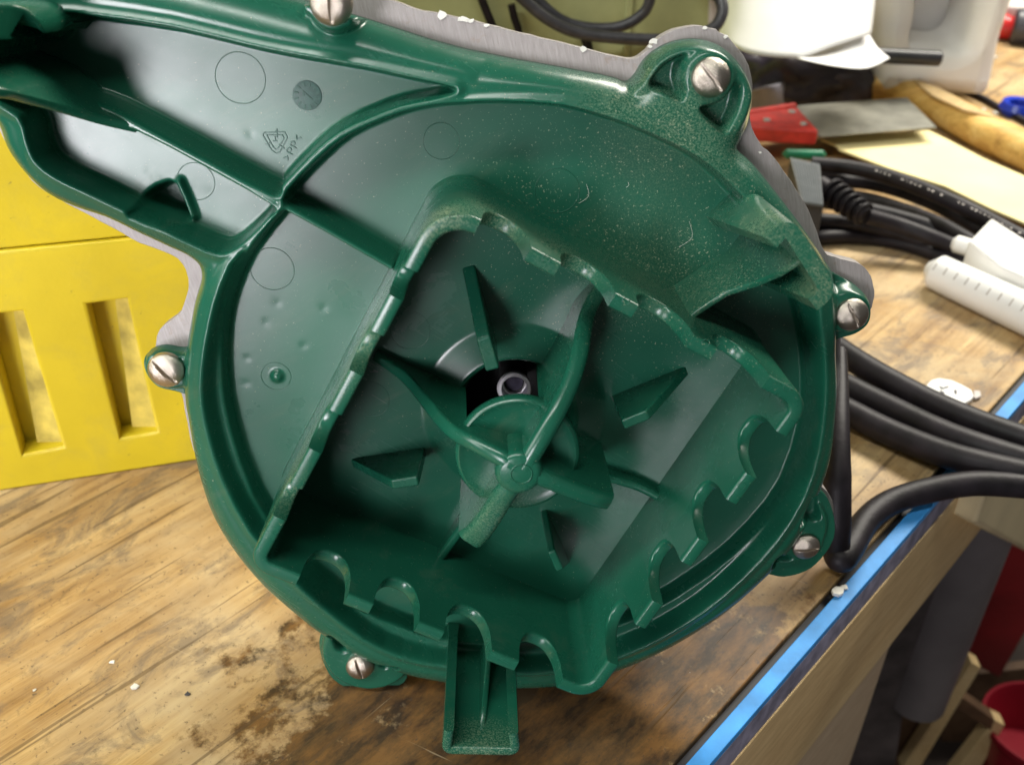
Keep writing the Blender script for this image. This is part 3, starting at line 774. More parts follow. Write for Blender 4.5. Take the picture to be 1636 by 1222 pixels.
for (x, y, h, r_, a_), lb in zip(SCREWS, labs):
    o = bpy.data.objects.new("screw", sm); col.objects.link(o); o.parent = root
    p = L(x, y, h); o.location = p; s = r_/5.0/1000; o.scale = (s, s, s); o.rotation_euler = (0, 0, R(-a_)); o['label'] = lb

# ---- moulded marks: date wheel, recycling triangle, >PP<
M_MARK = simple("moulded_mark", (.012, .075, .050), .5, 0, .1)
c = L(491, 153, FLOOR)
wheel = lathe("date_wheel", [(.0042, FLOOR-.0002), (.0042, FLOOR+.00025), (.0040, FLOOR+.0003), (0, FLOOR+.0003)], simple("date_wheel_face", (.030, .095, .075), .5, 0, .15, 900), root, 40, Matrix.Translation((c.x, c.y, 0)))
bmv = []; bmf = []
def stroke(x0, y0, x1, y1, wd, z):
    d = Vector((x1-x0, y1-y0)); d.normalize(); nx, ny = -d.y*wd/2, d.x*wd/2; b = len(bmv)
    for (x, y) in ((x0+nx, y0+ny), (x1+nx, y1+ny), (x1-nx, y1-ny), (x0-nx, y0-ny)): bmv.append((x, y, z)); 
    for (x, y) in ((x0+nx, y0+ny), (x1+nx, y1+ny), (x1-nx, y1-ny), (x0-nx, y0-ny)): bmv.append((x, y, z-.0003))
    bmf.append((b+3, b+2, b+1, b)); bmf.append((b, b+1, b+5, b+4)); bmf.append((b+1, b+2, b+6, b+5)); bmf.append((b+2, b+3, b+7, b+6)); bmf.append((b+3, b, b+4, b+7))
zt_ = FLOOR+.00045
for i in range(12):
    a = 2*math.pi*i/12+.2; stroke(c.x+.0026*math.cos(a), c.y+.0026*math.sin(a), c.x+.0038*math.cos(a+.06), c.y+.0038*math.sin(a+.06), .00055, zt_)
p0 = L(484, 146, FLOOR); p1 = L(500, 160, FLOOR); stroke(p0.x, p0.y, p1.x, p1.y, .0004, zt_+.0001)
p2 = L(486, 153, FLOOR); stroke(p0.x, p0.y, p2.x, p2.y, .0004, zt_+.00012)
mesh_obj("wheel_marks", bmv, bmf, M_MARK, wheel, smooth=False)
# triangle of chasing arrows
bmv = []; bmf = []
tri = [(422, 212), (455, 211), (459, 220), (447, 243), (441, 245), (434, 240), (420, 216)]
zt_ = FLOOR+.00018
for i in range(len(tri)):
    a, b = L(*tri[i], FLOOR), L(*tri[(i+1) % len(tri)], FLOOR); stroke(a.x, a.y, b.x, b.y, .00030, zt_)
tri2 = [(426, 216), (451, 216), (454, 221), (445, 236), (441, 239), (437, 236)]
for i in range(len(tri2)):
    a, b = L(*tri2[i], FLOOR), L(*tri2[(i+1) % len(tri2)], FLOOR); stroke(a.x, a.y, b.x, b.y, .00026, zt_+.00002)
for (x0, y0, x1, y1) in ((443, 206, 443, 220), (443, 206, 438, 213), (424, 231, 431, 228), (446, 231, 455, 238), (439, 218, 441, 226), (436, 226, 443, 225)):
    a, b = L(x0, y0, FLOOR), L(x1, y1, FLOOR); stroke(a.x, a.y, b.x, b.y, .00028, zt_+.00004)
# letters > P P < traced as strokes in the order they run up the floor
def glyph(ox, oy, ux, uy, vx, vy, segs, z):
    for (a, b, c_, d) in segs:
        p = L(ox+ux*a+vx*b, oy+uy*a+vy*b, FLOOR); q = L(ox+ux*c_+vx*d, oy+uy*c_+vy*d, FLOOR); stroke(p.x, p.y, q.x, q.y, .00030, z)
Pg = [(0, 0, 0, 1), (0, 1, .55, 1), (.55, 1, .7, .78), (.7, .78, .55, .5), (.55, .5, 0, .5)]
GT = [(0, .9, .6, .55), (.6, .55, 0, .2)]; LT = [(.6, .9, 0, .55), (0, .55, .6, .2)]
ux, uy = 6.2, -11.0; vx, vy = -10.5, -5.5    # reading direction runs up and right; letter tops point left
o_ = (462, 258)
for k_, gl_ in ((0, GT), (1.0, Pg), (2.0, Pg), (3.0, LT)):
    glyph(o_[0]+ux*k_*.95, o_[1]+uy*k_*.95, ux*.9, uy*.9, vx, vy, gl_, zt_+.00003*(k_+1))
mesh_obj("recycling_mark", bmv, bmf, M_MARK, root, smooth=False)
# fibres of dust lying on the disc
for (x, y, ln, a0) in ((1085, 395, 46, 0), (925, 325, 34, 1), (1000, 300, 10, 2)):
    p = L(x, y, FLOOR+.0003); q = L(x+ln*.45, y-ln*.35, FLOOR+.0006); r_ = L(x+ln*.35, y-ln*.9, FLOOR+.0004)
    tube("dust_fibre", [p, q, r_], .00004, M_CHIP, root, 5, 5)

# =================================================================== WORKBENCH
def vert_plane(px, py):
    n = Vector((ED.y, -ED.x, 0)); return onplane(px, py, E0, n)
PN = Vector((ED.y, -ED.x, 0))      # points off the bench, to the right
bench = empty("workbench", B(800, 1100)); bx0 = bench.location.copy()
tag(bench, "worn plywood workbench with blue masking tape along its right edge", "workbench")
def W(o): o.parent = bench; o.matrix_parent_inverse = Matrix.Translation(-bx0); return o
K0 = E0-ED*.6; K1 = E0+ED*2.2
inner = -PN*.0095       # bench board stops short of the tape
a, b = K0+inner, K1+inner
slabpts = [a, b, b-PN*2.0, a-PN*2.0]
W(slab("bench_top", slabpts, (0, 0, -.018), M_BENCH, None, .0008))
c0, c1 = K0-PN*.0093, K1-PN*.0093
W(slab("edge_gap", [c0-Vector((0, 0, .003)), c1-Vector((0, 0, .003)), c1+PN*.003-Vector((0, 0, .003)), c0+PN*.003-Vector((0, 0, .003))], (0, 0, -.014), M_BLACKGAP))
d0, d1 = K0-PN*.0062, K1-PN*.0062
W(slab("edge_tape", [d0, d1, K1, K0], (0, 0, -.004), M_TAPE, None, .0004))
def zat(px, py): return vert_plane(px, py).z
ztape = -.020; zb = -.105
print("Z of edge rows", zat(1172, 1222), zat(1390, 952), zat(1271, 1222), zat(1432, 1015), zat(1567, 844), "edge", E0[:], E1[:])
f = Vector((0, 0, 1))
W(slab("tape_side", [K0+f*-.0042, K1+f*-.0042, K1+f*ztape, K0+f*ztape], -PN*.004, M_TAPE2, None, .0003))
W(slab("edge_board", [K0+f*(ztape-.0002)+PN*.0006, K1+f*(ztape-.0002)+PN*.0006, K1+f*zb+PN*.0006, K0+f*zb+PN*.0006], -PN*.018, M_TAN, None, .0006))


PLN = PN
def side(px, py, off): return onplane(px, py, E0+PN*off, PN)
FZ = -.62
fl = mesh_obj("floor", [(-4, -2, FZ), (5, -2, FZ), (5, 6, FZ), (-4, 6, FZ)], [(0, 1, 2, 3)], simple("dark_floor", (.07, .05, .04), .8, 0, .3, 8)); struct(fl, "dark workshop floor")
W(slab("bench_leg", [side(x, y, -.004) for x, y in ((1434, 1013), (1271, 1222), (1120, 1420), (1290, 1420), (1357, 1222), (1420, 1036))], -PN*.03, M_PALE, None, .001))
def thing_slab(name, label, cat, px, off, depth, mat, bev=.003, group=None):
    pts = [side(x, y, off) for x, y in px]
    o = slab(name, pts, PN*depth, mat, None, bev); tag(o, label, cat, group); return o
thing_slab("storage_box", "beige box below the black cables at the right edge of the frame", "box", [(1582, 770), (1648, 767), (1648, 885), (1560, 838)], .012, -.10, M_BEIGE)
def front_slab(name, label, cat, px, y, depth, mat, bev=.003):
    o = slab(name, [Y(a, b, y) for a, b in px], (0, depth, 0), mat, None, bev); tag(o, label, cat); return o
front_slab("red_crate", "dark red plastic crate below the beige box beside the bench", "crate", [(1585, 800), (1700, 800), (1700, 960), (1640, 1010), (1598, 1084), (1530, 1050), (1558, 960)], .60, .15, M_DRED)
front_slab("brown_board", "dark brown board leaning low beside the bench leg", "board", [(1325, 1260), (1430, 1085), (1532, 1040), (1560, 1070), (1440, 1270)], .50, .02, M_BROWN)
front_slab("grey_strip", "dark grey strip standing behind the tan face board of the bench", "strip", [(1440, 985), (1340, 1240), (1330, 1300), (1420, 1300), (1450, 1110), (1510, 960), (1570, 810), (1540, 800)], .462, .010, simple("dark_strip_grey", (.09, .075, .075), .7, 0, .3, 30))
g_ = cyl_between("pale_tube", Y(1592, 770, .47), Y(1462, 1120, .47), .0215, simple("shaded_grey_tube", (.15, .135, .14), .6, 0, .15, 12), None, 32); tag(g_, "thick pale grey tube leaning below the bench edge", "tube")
st = empty("slat_crate", Y(1500, 1150, .5)); tag(st, "open wooden slat crate in the lower right corner", "crate")
def SL(name, px, y, d, mat):
    o = slab(name, [Y(a, b, y) for a, b in px], (0, d, 0), mat, None, .001); o.parent = st; o.matrix_parent_inverse = Matrix.Translation(-st.location); return o
SL("slat", [(1553, 1058), (1568, 1066), (1468, 1230), (1440, 1230)], .485, .012, M_TAN)
SL("slat", [(1532, 1110), (1590, 1150), (1584, 1168), (1524, 1128)], .497, .012, M_BROWN)
SL("slat", [(1590, 1150), (1606, 1158), (1560, 1240), (1520, 1240)], .497, .012, M_TAN)
SL("back_panel", [(1480, 1280), (1530, 1080), (1700, 1060), (1700, 1280)], .62, .01, M_BROWN)
bk = Y(1672, 1185, .50)
rb = lathe("red_bucket", [(.0, -.07), (.040, -.07), (.052, .010), (.055, .012), (.055, .018), (.052, .018), (.050, .010), (.046, -.03), (0, -.03)], M_RED2, None, 40, Matrix.Translation(bk)@Matrix.Rotation(R(-10), 4, 'X'))
tag(rb, "glossy red bucket at the lower right corner beside the slat crate", "bucket")

# ---- yellow plastic box at the left
ya, yb = B(0, 785), B(320, 735); ydir = (yb-ya).normalized(); YN = Vector((ydir.y, -ydir.x, 0))
yo = empty("yellow_case", ya); tag(yo, "scuffed yellow plastic case with slanted slots standing behind the housing", "case")
def onY(px, py, off=0): return onplane(px, py, ya+YN*off, YN)
MY = Matrix((ydir, Vector((0, 0, 1)), YN)).transposed().to_4x4(); MY.translation = ya
def loc(p): q = MY.inverted() @ p; return (q.x, q.y)
MYL = MY.copy(); MYL.translation = (0, 0, 0)
brk0, brk1 = onY(0, 402), onY(185, 384)
left_ = -.16; right_ = .17
def yat(x): return loc(brk0)[1]+(x-loc(brk0)[0])*(loc(brk1)[1]-loc(brk0)[1])/(loc(brk1)[0]-loc(brk0)[0])
outer = [(left_, .0), (right_, .0), (right_, yat(right_)), (left_, yat(left_))]
slA = [loc(onY(x, y)) for x, y in ((139, 487), (203, 478), (250, 690), (192, 702))]
slB = [loc(onY(x, y)) for x, y in ((-28, 505), (36, 498), (100, 714), (36, 728))]
slC = [(x-.052, y-.001) for x, y in slB]
dA = .012
fr = curve_plate("case_front", [outer, slA, slB, slC], MYL@Matrix.Translation((0, 0, -dA/2)), dA, M_YEL, yo, .0016)
up_ = slab("upper_panel", [MYL@Vector((x, y, z)) for x, y, z in ((left_, yat(left_)+.0005, -.0012), (right_, yat(right_)+.0005, -.0012), (right_, .30, .012), (left_, .30, .012))], -YN*.02, M_YEL, yo, .001)
slab("case_body", [MYL@Vector((x, y, -dA-.001)) for x, y in ((left_, .001), (right_, .001), (right_, .298), (left_, .298))], -YN*.07, M_YEL, yo, .002)
for sl in (slA, slB, slC):
    (x0, y0), (x1, y1), (x2, y2), (x3, y3) = sl
    m0 = (x0+(x1-x0)*.62, y0+(y1-y0)*.62); m1 = (x3+(x2-x3)*.30, y3+(y2-y3)*.30)
    slab("slot_floor", [MYL@Vector((x, y, z)) for x, y, z in ((x0-.001, y0+.001, -dA+.0002), (m0[0], m0[1]+.001, -dA+.0006), (m1[0], m1[1]-.001, -dA+.0006), (x3-.001, y3-.001, -dA+.0002))], -YN*.0004, M_YEL, yo)
    slab("slot_ramp", [MYL@Vector((x, y, z)) for x, y, z in ((m0[0], m0[1]+.001, -dA+.0006), (x1+.001, y1+.001, -dA+.004), (x2+.001, y2-.001, -.0035), (m1[0], m1[1]-.001, -dA+.004))], -YN*.0004, M_YELIN, yo)
# ---- olive case with leads at the back
oc = empty("olive_case", Y(900, 300, .62)); tag(oc, "pale olive green case behind the top of the housing with black leads lying on it", "case")
def O(o): o.parent = oc; o.matrix_parent_inverse = Matrix.Translation(-oc.location); return o
q0 = Y(560, 330, .62); q1 = Y(1152, 60, .62)
O(slab("case_front", [Vector((q0.x, .62, 0)), Vector((q1.x, .62, 0)), Vector((q1.x, .62, .36)), Vector((q0.x, .62, .36))], (0, .22, 0), M_OLIVE, None, .006))
O(slab("case_rib", [Vector((Y(1000, 0, .62).x, .619, .0)), Vector((Y(1012, 0, .62).x, .619, 0)), Vector((Y(1012, 0, .62).x, .619, .355)), Vector((Y(1000, 0, .62).x, .619, .355))], (0, -.002, 0), M_OLIVE, None, .001))
O(slab("case_strap", [Y(1132, 60, .615), Y(1150, 60, .615), Y(1155, -60, .615), Y(1137, -60, .615)], (0, .006, 0), M_GREYW, None, .001))
def lead(pts, r, lab, mat=M_RUBBER2, grp=None, y0=.60):
    o = tube("cable_lead", [Y(x, y, y0+dy) for x, y, dy in pts], r, mat); tag(o, lab, "cable", grp); return o
lead([(800, -60, 0), (850, -8, 0), (893, 30, 0), (935, 44, 0), (985, 44, 0), (1020, 28, 0), (1038, 2, 0), (1046, -60, 0)], .0033, "upper grey lead looped in front of the olive case")
lead([(790, -50, -.01), (835, -2, -.01), (880, 34, -.01), (925, 53, -.01), (985, 61, -.01), (1045, 64, -.01), (1100, 62, -.01), (1140, 45, -.005), (1154, 20, 0), (1150, -2, .005), (1138, -14, .01), (1120, -50, .01)], .0036, "lower grey lead running along the olive case to the white paper")
lead([(755, -50, .01), (770, 0, .01), (785, 38, .01), (800, 80, .01)], .0026, "short slanting black lead at the left of the olive case", M_RUBBER)
lead([(817, 8, .012), (822, 30, .012), (828, 48, .012), (836, 90, .012)], .0024, "black cord end hanging between two leads on the olive case", M_RUBBER)
lead([(925, 45, .01), (934, 60, .01), (940, 80, .01), (942, 120, .01)], .0030, "black lead dropping behind the top edge of the grey plate", M_RUBBER)

# ---- loose things at the back right
def patch(name, rows, mat, label, cat, group=None):
    """rows: list of rows of world points"""
    rows = [catmull(r, 5) for r in rows]; colm = list(zip(*rows)); colm = [catmull(c, 5) for c in colm]
    n = len(colm); m = len(colm[0]); vs = [v for c in colm for v in c]
    fs = [(i*m+j, (i+1)*m+j, (i+1)*m+j+1, i*m+j+1) for i in range(n-1) for j in range(m-1)]
    o = mesh_obj(name, vs, fs, mat, None, None)
    md = o.modifiers.new('thickness', 'SOLIDIFY'); md.thickness = .0006; tag(o, label, cat, group); return o
patch("paper_sheet", [[Y(1140, 58, .74), Y(1165, 70, .72), Y(1195, 84, .71), Y(1240, 91, .71), Y(1285, 90, .72), Y(1335, 73, .74), Y(1392, 55, .77)],
                      [Y(1140, 10, .76), Y(1165, 14, .745), Y(1195, 20, .735), Y(1240, 24, .735), Y(1285, 22, .745), Y(1335, 14, .76), Y(1398, 5, .79)],
                      [Y(1135, -90, .80), Y(1165, -90, .79), Y(1195, -90, .78), Y(1240, -90, .78), Y(1285, -90, .79), Y(1335, -90, .80), Y(1405, -90, .83)]], M_PAPER,
      "large blank white paper sheet standing between the olive case and the white jug", "paper")
patch("paper_sheet", [[Y(1268, 91, .73), Y(1300, 83, .745), Y(1345, 69, .76), Y(1388, 56, .78)],
                      [Y(1275, 94, .715), Y(1310, 93, .73), Y(1355, 85, .75), Y(1402, 78, .77)],
                      [Y(1285, 97, .70), Y(1335, 107, .705), Y(1385, 110, .72), Y(1421, 94, .75)]], M_PAPER,
      "curled corner of a paper sheet below the large white sheet", "paper")
mj = Matrix.Translation((0, .86, 0))@Matrix.Rotation(math.pi/2, 4, 'X')
def jl(px): return [(Y(x, y, .86).x, Y(x, y, .86).z) for x, y in px]
def smooth2(p, k=5): return [(v.x, v.y) for v in catmull([Vector((a, b, 0)) for a, b in p], k, True)]
jug = curve_plate("plastic_jug", [smooth2(jl([(1376, -100), (1378, 30), (1384, 118), (1395, 130), (1450, 133), (1540, 135), (1556, 128), (1564, 108), (1578, 40), (1590, 0), (1602, -100)])),
                                  smooth2(jl([(1452, -80), (1446, 0), (1438, 50), (1450, 57), (1480, 60), (1504, 61), (1520, 52), (1531, 25), (1540, -20), (1548, -80)]))], mj, .075, M_WHITE, None, .016, 1.2)
ji = slab("grip_recess", [Vector((Y(x, y, .86).x, .893, Y(x, y, .86).z)) for x, y in ((1425, 75), (1560, 75), (1570, -95), (1425, -95))], (0, .004, 0), M_WHITE, jug, .001)
tag(jug, "white plastic jug with a moulded grip hole standing at the back of the bench", "jug")
o = cyl_between("marker_pen", Y(1385, 88, .79), Y(1502, 94, .79), .0062, simple("black_marker_plastic", (.03, .03, .035), .35), None); tag(o, "fat black marker lying in front of the white jug", "marker")
o = tube("webbing_strap", [B(1395, 105, .006), B(1440, 118, .006), B(1500, 138, .004)], .008, simple("dark_webbing", (.06, .055, .065), .7), None, 6, 12, None, .35); tag(o, "dark webbing strap between the paper and the foot of the jug", "strap")
o = tube("thin_cord", [B(1500, 134, .004), B(1535, 142, .003), B(1570, 157, .003), B(1600, 174, .003), B(1650, 200, .003)], .0026, M_RUBBER); tag(o, "thin black cord running from the jug towards the blue clip", "cord")
def blob(name, c, sx, sy, sz, mat, label, cat, amp=.25, fr=3.0, seed=0):
    bm = bmesh.new(); bmesh.ops.create_icosphere(bm, subdivisions=4, radius=1)
    from mathutils import noise as mn
    for v in bm.verts:
        k = 1+amp*mn.noise(v.co*fr+Vector((seed, 0, 0)))+amp*.4*abs(mn.noise(v.co*fr*2.3+Vector((0, seed, 0))))
        v.co = Vector((v.co.x*sx*k, v.co.y*sy*k, max(v.co.z, -.5)*sz*k))
    me = bpy.data.meshes.new(name); bm.to_mesh(me); bm.free(); me.transform(Matrix.Translation(c)); o = link(name, me, mat, None, 1.2)
    tag(o, label, cat); return o
blob("dark_bag", B(1268, 128, .018), .060, .035, .034, M_DARKBAG, "crumpled dark plastic bag under the curled paper", "bag", .35, 2.2, 3)
blob("dark_pouch", B(1335, 140, .014), .030, .026, .026, simple("dark_leather", (.045, .035, .045), .5, 0, .3), "small dark pouch against the end of the yellow stick", "pouch", .22, 2, 7)
patch("clear_wrapper", [[B(1188, 148, .02), B(1225, 138, .03), B(1268, 128, .022)], [B(1192, 170, .008), B(1235, 165, .012), B(1290, 160, .008)], [B(1190, 185, .003), B(1240, 180, .004), B(1300, 174, .003)]], M_FILM, "glossy grey plastic wrapper behind the red handle", "wrapper")
o = tube("pine_stick", [B(1383, 140, .014), B(1430, 143, .014), B(1500, 172, .013), B(1580, 214, .013), B(1700, 268, .013)], .0155, M_PINE2, None, 8, 16, lambda t: .92+.12*t, .85); tag(o, "rough yellow pine stick lying from the jug to the right edge", "stick")
o = slab("wood_splinter", [B(x, y, .0270) for x, y in ((1448, 119), (1500, 140), (1560, 172), (1600, 190), (1540, 175), (1490, 152))], (0, 0, -.002), M_PINE, None, .0005); tag(o, "thin splinter of bark lifting from the pine stick", "splinter")
# envelope
o = slab("manila_envelope", [B(x, y, .013) for x, y in ((1312, 222), (1402, 214), (1484, 208), (1520, 226), (1570, 252), (1680, 300), (1680, 376), (1633, 354), (1584, 333), (1510, 297), (1422, 269), (1340, 238), (1338, 233))], (0, 0, -.0018), M_ENV, None, .0004); tag(o, "blank yellow manila envelope under the putty knife blade", "envelope")
# putty knife
pk = empty("putty_knife", B(1250, 200, .02)); tag(pk, "putty knife with a red riveted handle and stained grey blade", "putty knife")
def K(o): o.parent = pk; o.matrix_parent_inverse = Matrix.Translation(-pk.location); return o
hz_ = .029
K(slab("handle", [B(x, y, hz_) for x, y in ((1165, 188), (1198, 180), (1274, 170), (1309, 209), (1250, 206), (1200, 203), (1165, 200))], (0, 0, -.012), M_RED, None, .0022))
K(slab("handle_back", [B(x, y, hz_) for x, y in ((1165, 182), (1198, 174), (1270, 163), (1275, 168), (1198, 179), (1165, 187))], (0, 0, -.012), M_RED, None, .0012))
K(slab("blade", [B(x, y, hz_-.005) for x, y in ((1262, 172), (1281, 168), (1449, 156), (1496, 203), (1312, 218), (1300, 214))], (0, 0, -.0010), M_BLADE, None, .0002))
for x, y in ((1225, 192), (1265, 179), (1284, 198)):
    c_ = B(x, y, hz_+.0004); K(lathe("rivet", [(0, .0002), (.0012, .0002), (.0014, .0008), (.0026, .0008), (.0029, 0)], M_STEEL, None, 20, Matrix.Translation(c_)))
o = cyl_between("green_pen", B(1250, 246, .022), B(1320, 248, .022), .0036, simple("green_pen_plastic", (.01, .16, .08), .35), None, 20, None, .8); tag(o, "stubby green pen lying above the grey plug", "pen")
# plug with ribbed grip
pg_ = empty("mains_plug", B(1290, 300, .02)); tag(pg_, "grey rubber plug with ribbed grip and coiled strain relief beside the plate", "plug")
def PGp(o): o.parent = pg_; o.matrix_parent_inverse = Matrix.Translation(-pg_.location); return o
zt2 = .048
c4 = [(1262, 251), (1312, 262), (1317, 327), (1280, 322)]
PGp(slab("plug_body", [B(x, y, zt2) for x, y in c4], (0, 0, -.026), simple("shaded_plug_rubber", (.03, .032, .036), .55), None, .002))  # body coloured dark to paint the shade between the grip ribs
for i in range(11):
    u0 = (i+.30)/11.5; u1 = (i+.74)/11.5
    def le(a, b, u): return (a[0]+(b[0]-a[0])*u, a[1]+(b[1]-a[1])*u)
    a_, b_, c_, d_ = le(c4[0], c4[1], u0), le(c4[0], c4[1], u1), le(c4[3], c4[2], u1), le(c4[3], c4[2], u0)
    PGp(slab("grip_rib", [B(x, y, zt2+.0016) for x, y in (a_, b_, c_, d_)], (0, 0, -.0020), M_PLUG, None, .0002))
sa, sb = B(1322, 303, .034), B(1384, 345, .030)
PGp(cyl_between("plug_neck", B(1308, 296, .034), sb, .0068, M_RUBBER, None, 24, .0052))
ax_ = (sb-sa).normalized(); qn = ax_.to_track_quat('Z', 'Y').to_matrix().to_4x4()
for i in range(6):
    p = sa.lerp(sb, .12+i*.16); m_ = qn.copy(); m_.translation = p; rr_ = .0098-.0004*i
    PGp(lathe("strain_ring", [(.005, -.0012), (rr_-.0006, -.0012), (rr_, -.0004), (rr_, .0004), (rr_-.0006, .0012), (.005, .0012)], M_RUBBER, None, 28, m_))
# cable bundle at the back right
GB = "black cables in the bundle behind the white tubes"
def cable(pts, r, lab, grp=None, mat=M_RUBBER, rz=None):
    o = tube("power_cable", [B(*p) for p in pts], r, mat, None, 8, 18, rz); tag(o, lab, "cable", grp); return o
c1_ = cable([(1296, 262, .022), (1350, 267, .022), (1400, 277, .022), (1450, 293, .022), (1500, 313, .022), (1560, 341, .02), (1660, 395, .018)], .0052, "topmost black cable of the bundle, with worn white print along it")
for i in range(34):
    u = i/34
    if random.random() < .22: continue
    x = 1400+u*236; y = 277+u*100*(.75+.28*u)-4
    p = B(x, y, .0274)
    lathe("print_mark", [(0, .0001), (random.uniform(.0004, .0011), .0001), (.0003, 0)], M_GREYW, c1_, 6, Matrix.Translation(p))
cable([(1300, 293, .010), (1360, 290, .010), (1420, 300, .010), (1490, 325, .010), (1560, 362, .010), (1660, 420, .010)], .0050, "black cable just below the printed one in the bundle")
cable([(1384, 345, .028), (1430, 358, .022), (1480, 376, .018), (1530, 397, .012), (1620, 440, .008)], .0050, "black cable leaving the plug's strain relief")
cable([(1320, 312, .006), (1380, 318, .006), (1440, 335, .008), (1500, 358, .012), (1560, 392, .012), (1640, 440, .010)], .0050, "black cable in the middle of the bundle above the strain relief's cable")
cable([(1290, 352, .012), (1350, 356, .012), (1420, 368, .012), (1490, 392, .008), (1560, 428, .006)], .0052, "second lowest black cable of the bundle behind the white tube")
cable([(1290, 382, .005), (1350, 378, .005), (1420, 384, .005), (1480, 400, .005), (1540, 428, .005)], .0048, "lowest black cable of the bundle, touching the bench")
cable([(1300, 318, .018), (1360, 330, .016), (1430, 346, .012), (1500, 368, .008), (1570, 405, .006)], .0050, "black cable hidden half under the strain relief")
cable([(1290, 370, .004), (1350, 368, .004), (1430, 376, .004), (1500, 396, .004), (1550, 420, .004)], .0046, "thin black cable wedged low in the bundle")
cable([(1300, 278, .006), (1360, 280, .005), (1430, 292, .005), (1500, 318, .005), (1580, 360, .005), (1660, 402, .005)], .0046, "black cable under the printed one, against the envelope")
# near cables
cable([(1300, 528, .010), (1345, 562, .010), (1400, 597, .010), (1480, 640, .010), (1560, 675, .011), (1660, 710, .012)], .0068, "upper of three thick black cables crossing the bench edge")
cable([(1310, 595, .008), (1360, 622, .008), (1420, 652, .008), (1500, 690, .010), (1570, 716, .012), (1660, 744, .012)], .0068, "middle of three thick black cables crossing the bench edge")
cable([(1310, 634, .008), (1360, 660, .008), (1420, 690, .008), (1500, 722, .010), (1570, 742, .012), (1660, 762, .012)], .0066, "lowest of three thick black cables crossing the bench edge")
cable([(1343, 560, .060), (1342, 620, .056), (1339, 690, .050), (1337, 760, .040), (1337, 830, .024), (1336, 876, .010), (1344, 893, .0075), (1360, 872, .0065), (1384, 832, .0065), (1422, 803, .0068), (1480, 784, .008), (1560, 772, .010), (1660, 778, .010)], .0058, "black cable bent in a tight loop beside the lower right lug", None, M_RUBBER, lambda t: .45+.55*min(1, t*4))
# white tubes
tb = empty("sealant_syringe", B(1550, 460, .01)); tag(tb, "long white plastic syringe with fine tick marks lying on the bench", "syringe")
sa, sb = B(1483, 428, .011), B(1700, 530, .011)
o = cyl_between("barrel", sa, sb, .0108, M_WHITE, None, 40, .0118, .6); o.parent = tb; o.matrix_parent_inverse = Matrix.Translation(-tb.location)
axs = (sb-sa).normalized(); sd = axs.cross(Vector((0, 0, 1))).normalized()
if sd.y > 0: sd = -sd
for i in range(15):
    p = sa+axs*(.008+i*.0072); rad = .01085+.001*(.008+i*.0072)/(sb-sa).length
    n1 = (sd*.86+Vector((0, 0, 1))*.50).normalized(); n2 = (sd*.60+Vector((0, 0, 1))*.80).normalized()
    q1_, q2_ = p+n1*(rad+.00012), p+n2*(rad+.00012); nn_ = (n1+n2).normalized()*.0001
    o = slab("tick_mark", [q1_, q2_, q2_+axs*.0007, q1_+axs*.0007], nn_, simple("tick_ink", (.33, .28, .24), .6) if i == 0 else bpy.data.materials["tick_ink"]); o.parent = tb; o.matrix_parent_inverse = Matrix.Translation(-tb.location)
bxw = empty("white_cartridge", B(1580, 400, .01)); tag(bxw, "white cartridge with a stubby nozzle behind the syringe", "cartridge")
o = slab("cartridge_body", [B(x, y, .026) for x, y in ((1548, 384), (1584, 347), (1700, 420), (1700, 470), (1600, 425))], (0, 0, -.022), M_WHITE, None, .002); o.parent = bxw; o.matrix_parent_inverse = Matrix.Translation(-bxw.location)
o = cyl_between("nozzle", B(1522, 388, .016), B(1575, 404, .016), .0056, M_WHITE, None, 24, None, .4); o.parent = bxw; o.matrix_parent_inverse = Matrix.Translation(-bxw.location)
# white tag with two dark marks
tg = empty("plastic_tag", B(1518, 625)); tag(tg, "small white oval plastic tag with two dark marks on the bench", "tag")
def TG(o): o.parent = tg; o.matrix_parent_inverse = Matrix.Translation(-tg.location); return o
TG(slab("tag_body", [B(x, y, .0035) for x, y in ((1480, 614), (1488, 606), (1500, 603), (1520, 606), (1538, 614), (1545, 618), (1553, 622), (1557, 632), (1552, 638), (1540, 645), (1525, 648), (1508, 640), (1490, 628), (1482, 621))], (0, 0, -.003), M_WHITE, None, .0009))
for q in (((1500, 616), (1503, 620), (1509, 622), (1506, 618)), ((1508, 618), (1516, 616), (1516, 618), (1510, 620)), ((1502, 622), (1510, 627), (1508, 629), (1503, 626)), ((1524, 622), (1529, 623), (1529, 629), (1525, 628))):
    TG(slab("ink_mark", [B(x, y, .0038) for x, y in q], (0, 0, -.0003), M_INK))
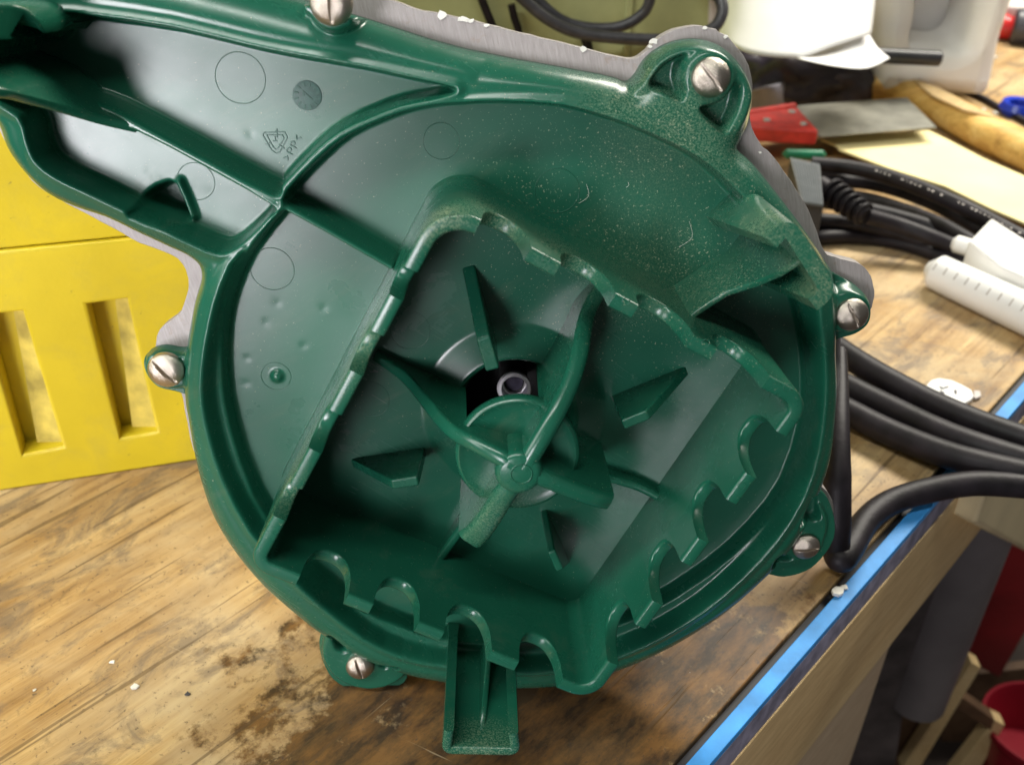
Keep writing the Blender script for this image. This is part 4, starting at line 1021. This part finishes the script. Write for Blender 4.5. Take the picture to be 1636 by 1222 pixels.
TG(slab("tag_tab", [B(x, y, .002) for x, y in ((1556, 623), (1566, 624), (1568, 632), (1560, 636), (1556, 634))], (0, 0, -.0015), M_GREYW, None, .0003))
# things at the far right edge
o = cyl_between("red_stopper", B(1578, 38, .012), B(1625, 48, .012), .0150, simple("red_cap_plastic", (.60, .02, .02), .3), None, 28, .0105, .3); tag(o, "red plastic stopper beside the white jug", "stopper")
o = cyl_between("dark_roll", B(1618, 42, .016), B(1720, 52, .016), .017, simple("dark_roll_rubber", (.05, .05, .06), .4), None, 28); tag(o, "dark roll lying behind the red cap", "roll")
o = slab("grey_block", [B(x, y, .03) for x, y in ((1592, -14), (1700, -14), (1700, 14), (1596, 8))], (0, 0, -.03), M_GREYW, None, .004); tag(o, "grey block at the top right corner behind the red cap", "block")
bc = B(1628, 172, .006)
o = lathe("blue_clip", [(.009, -.004), (.014, -.005), (.0165, 0), (.014, .005), (.009, .004), (.008, 0), (.009, -.004)], M_BLUE, None, 40, Matrix.Translation(bc)); tag(o, "glossy blue plastic ring at the right edge near the pine stick", "clip")
# crumbs and flakes on the bench
FL = [(1340, 948, .0042, "largest pale flake, stuck to the blue tape beside the bench edge"), (1348, 938, .0022, "small pale flake touching the largest one on the blue tape"),
      (215, 1096, .0022, "white flake at the lower left of the bench"), (180, 1057, .0016, "tiny white flake just above the lower left one"),
      (1590, 92, .003, "white crumb between the jug and the red stopper"), (1590, 182, .004, "white crumb on the black cord near the pine stick"),
      (1572, 176, .003, "smaller white crumb beside the one on the black cord"), (55, 1102, .0012, "white speck near the left edge of the bench"), (300, 1108, .0016, "dark chip in the bench beside the lower left flake")]
for i, (x, y, s_, lb) in enumerate(FL):
    c_ = B(x, y, .0004); q = []
    for a in range(7): r_ = s_*random.uniform(.4, 1); q.append((c_.x+r_*math.cos(a*.9), c_.y+r_*math.sin(a*.9)*.8))
    o = prism("paint_flake", q, .0002, .0002+s_*.4, M_CHIP if i < 8 else M_INK, None, .0002, 1)
    tag(o, lb, "flake", "flakes and crumbs on the bench")
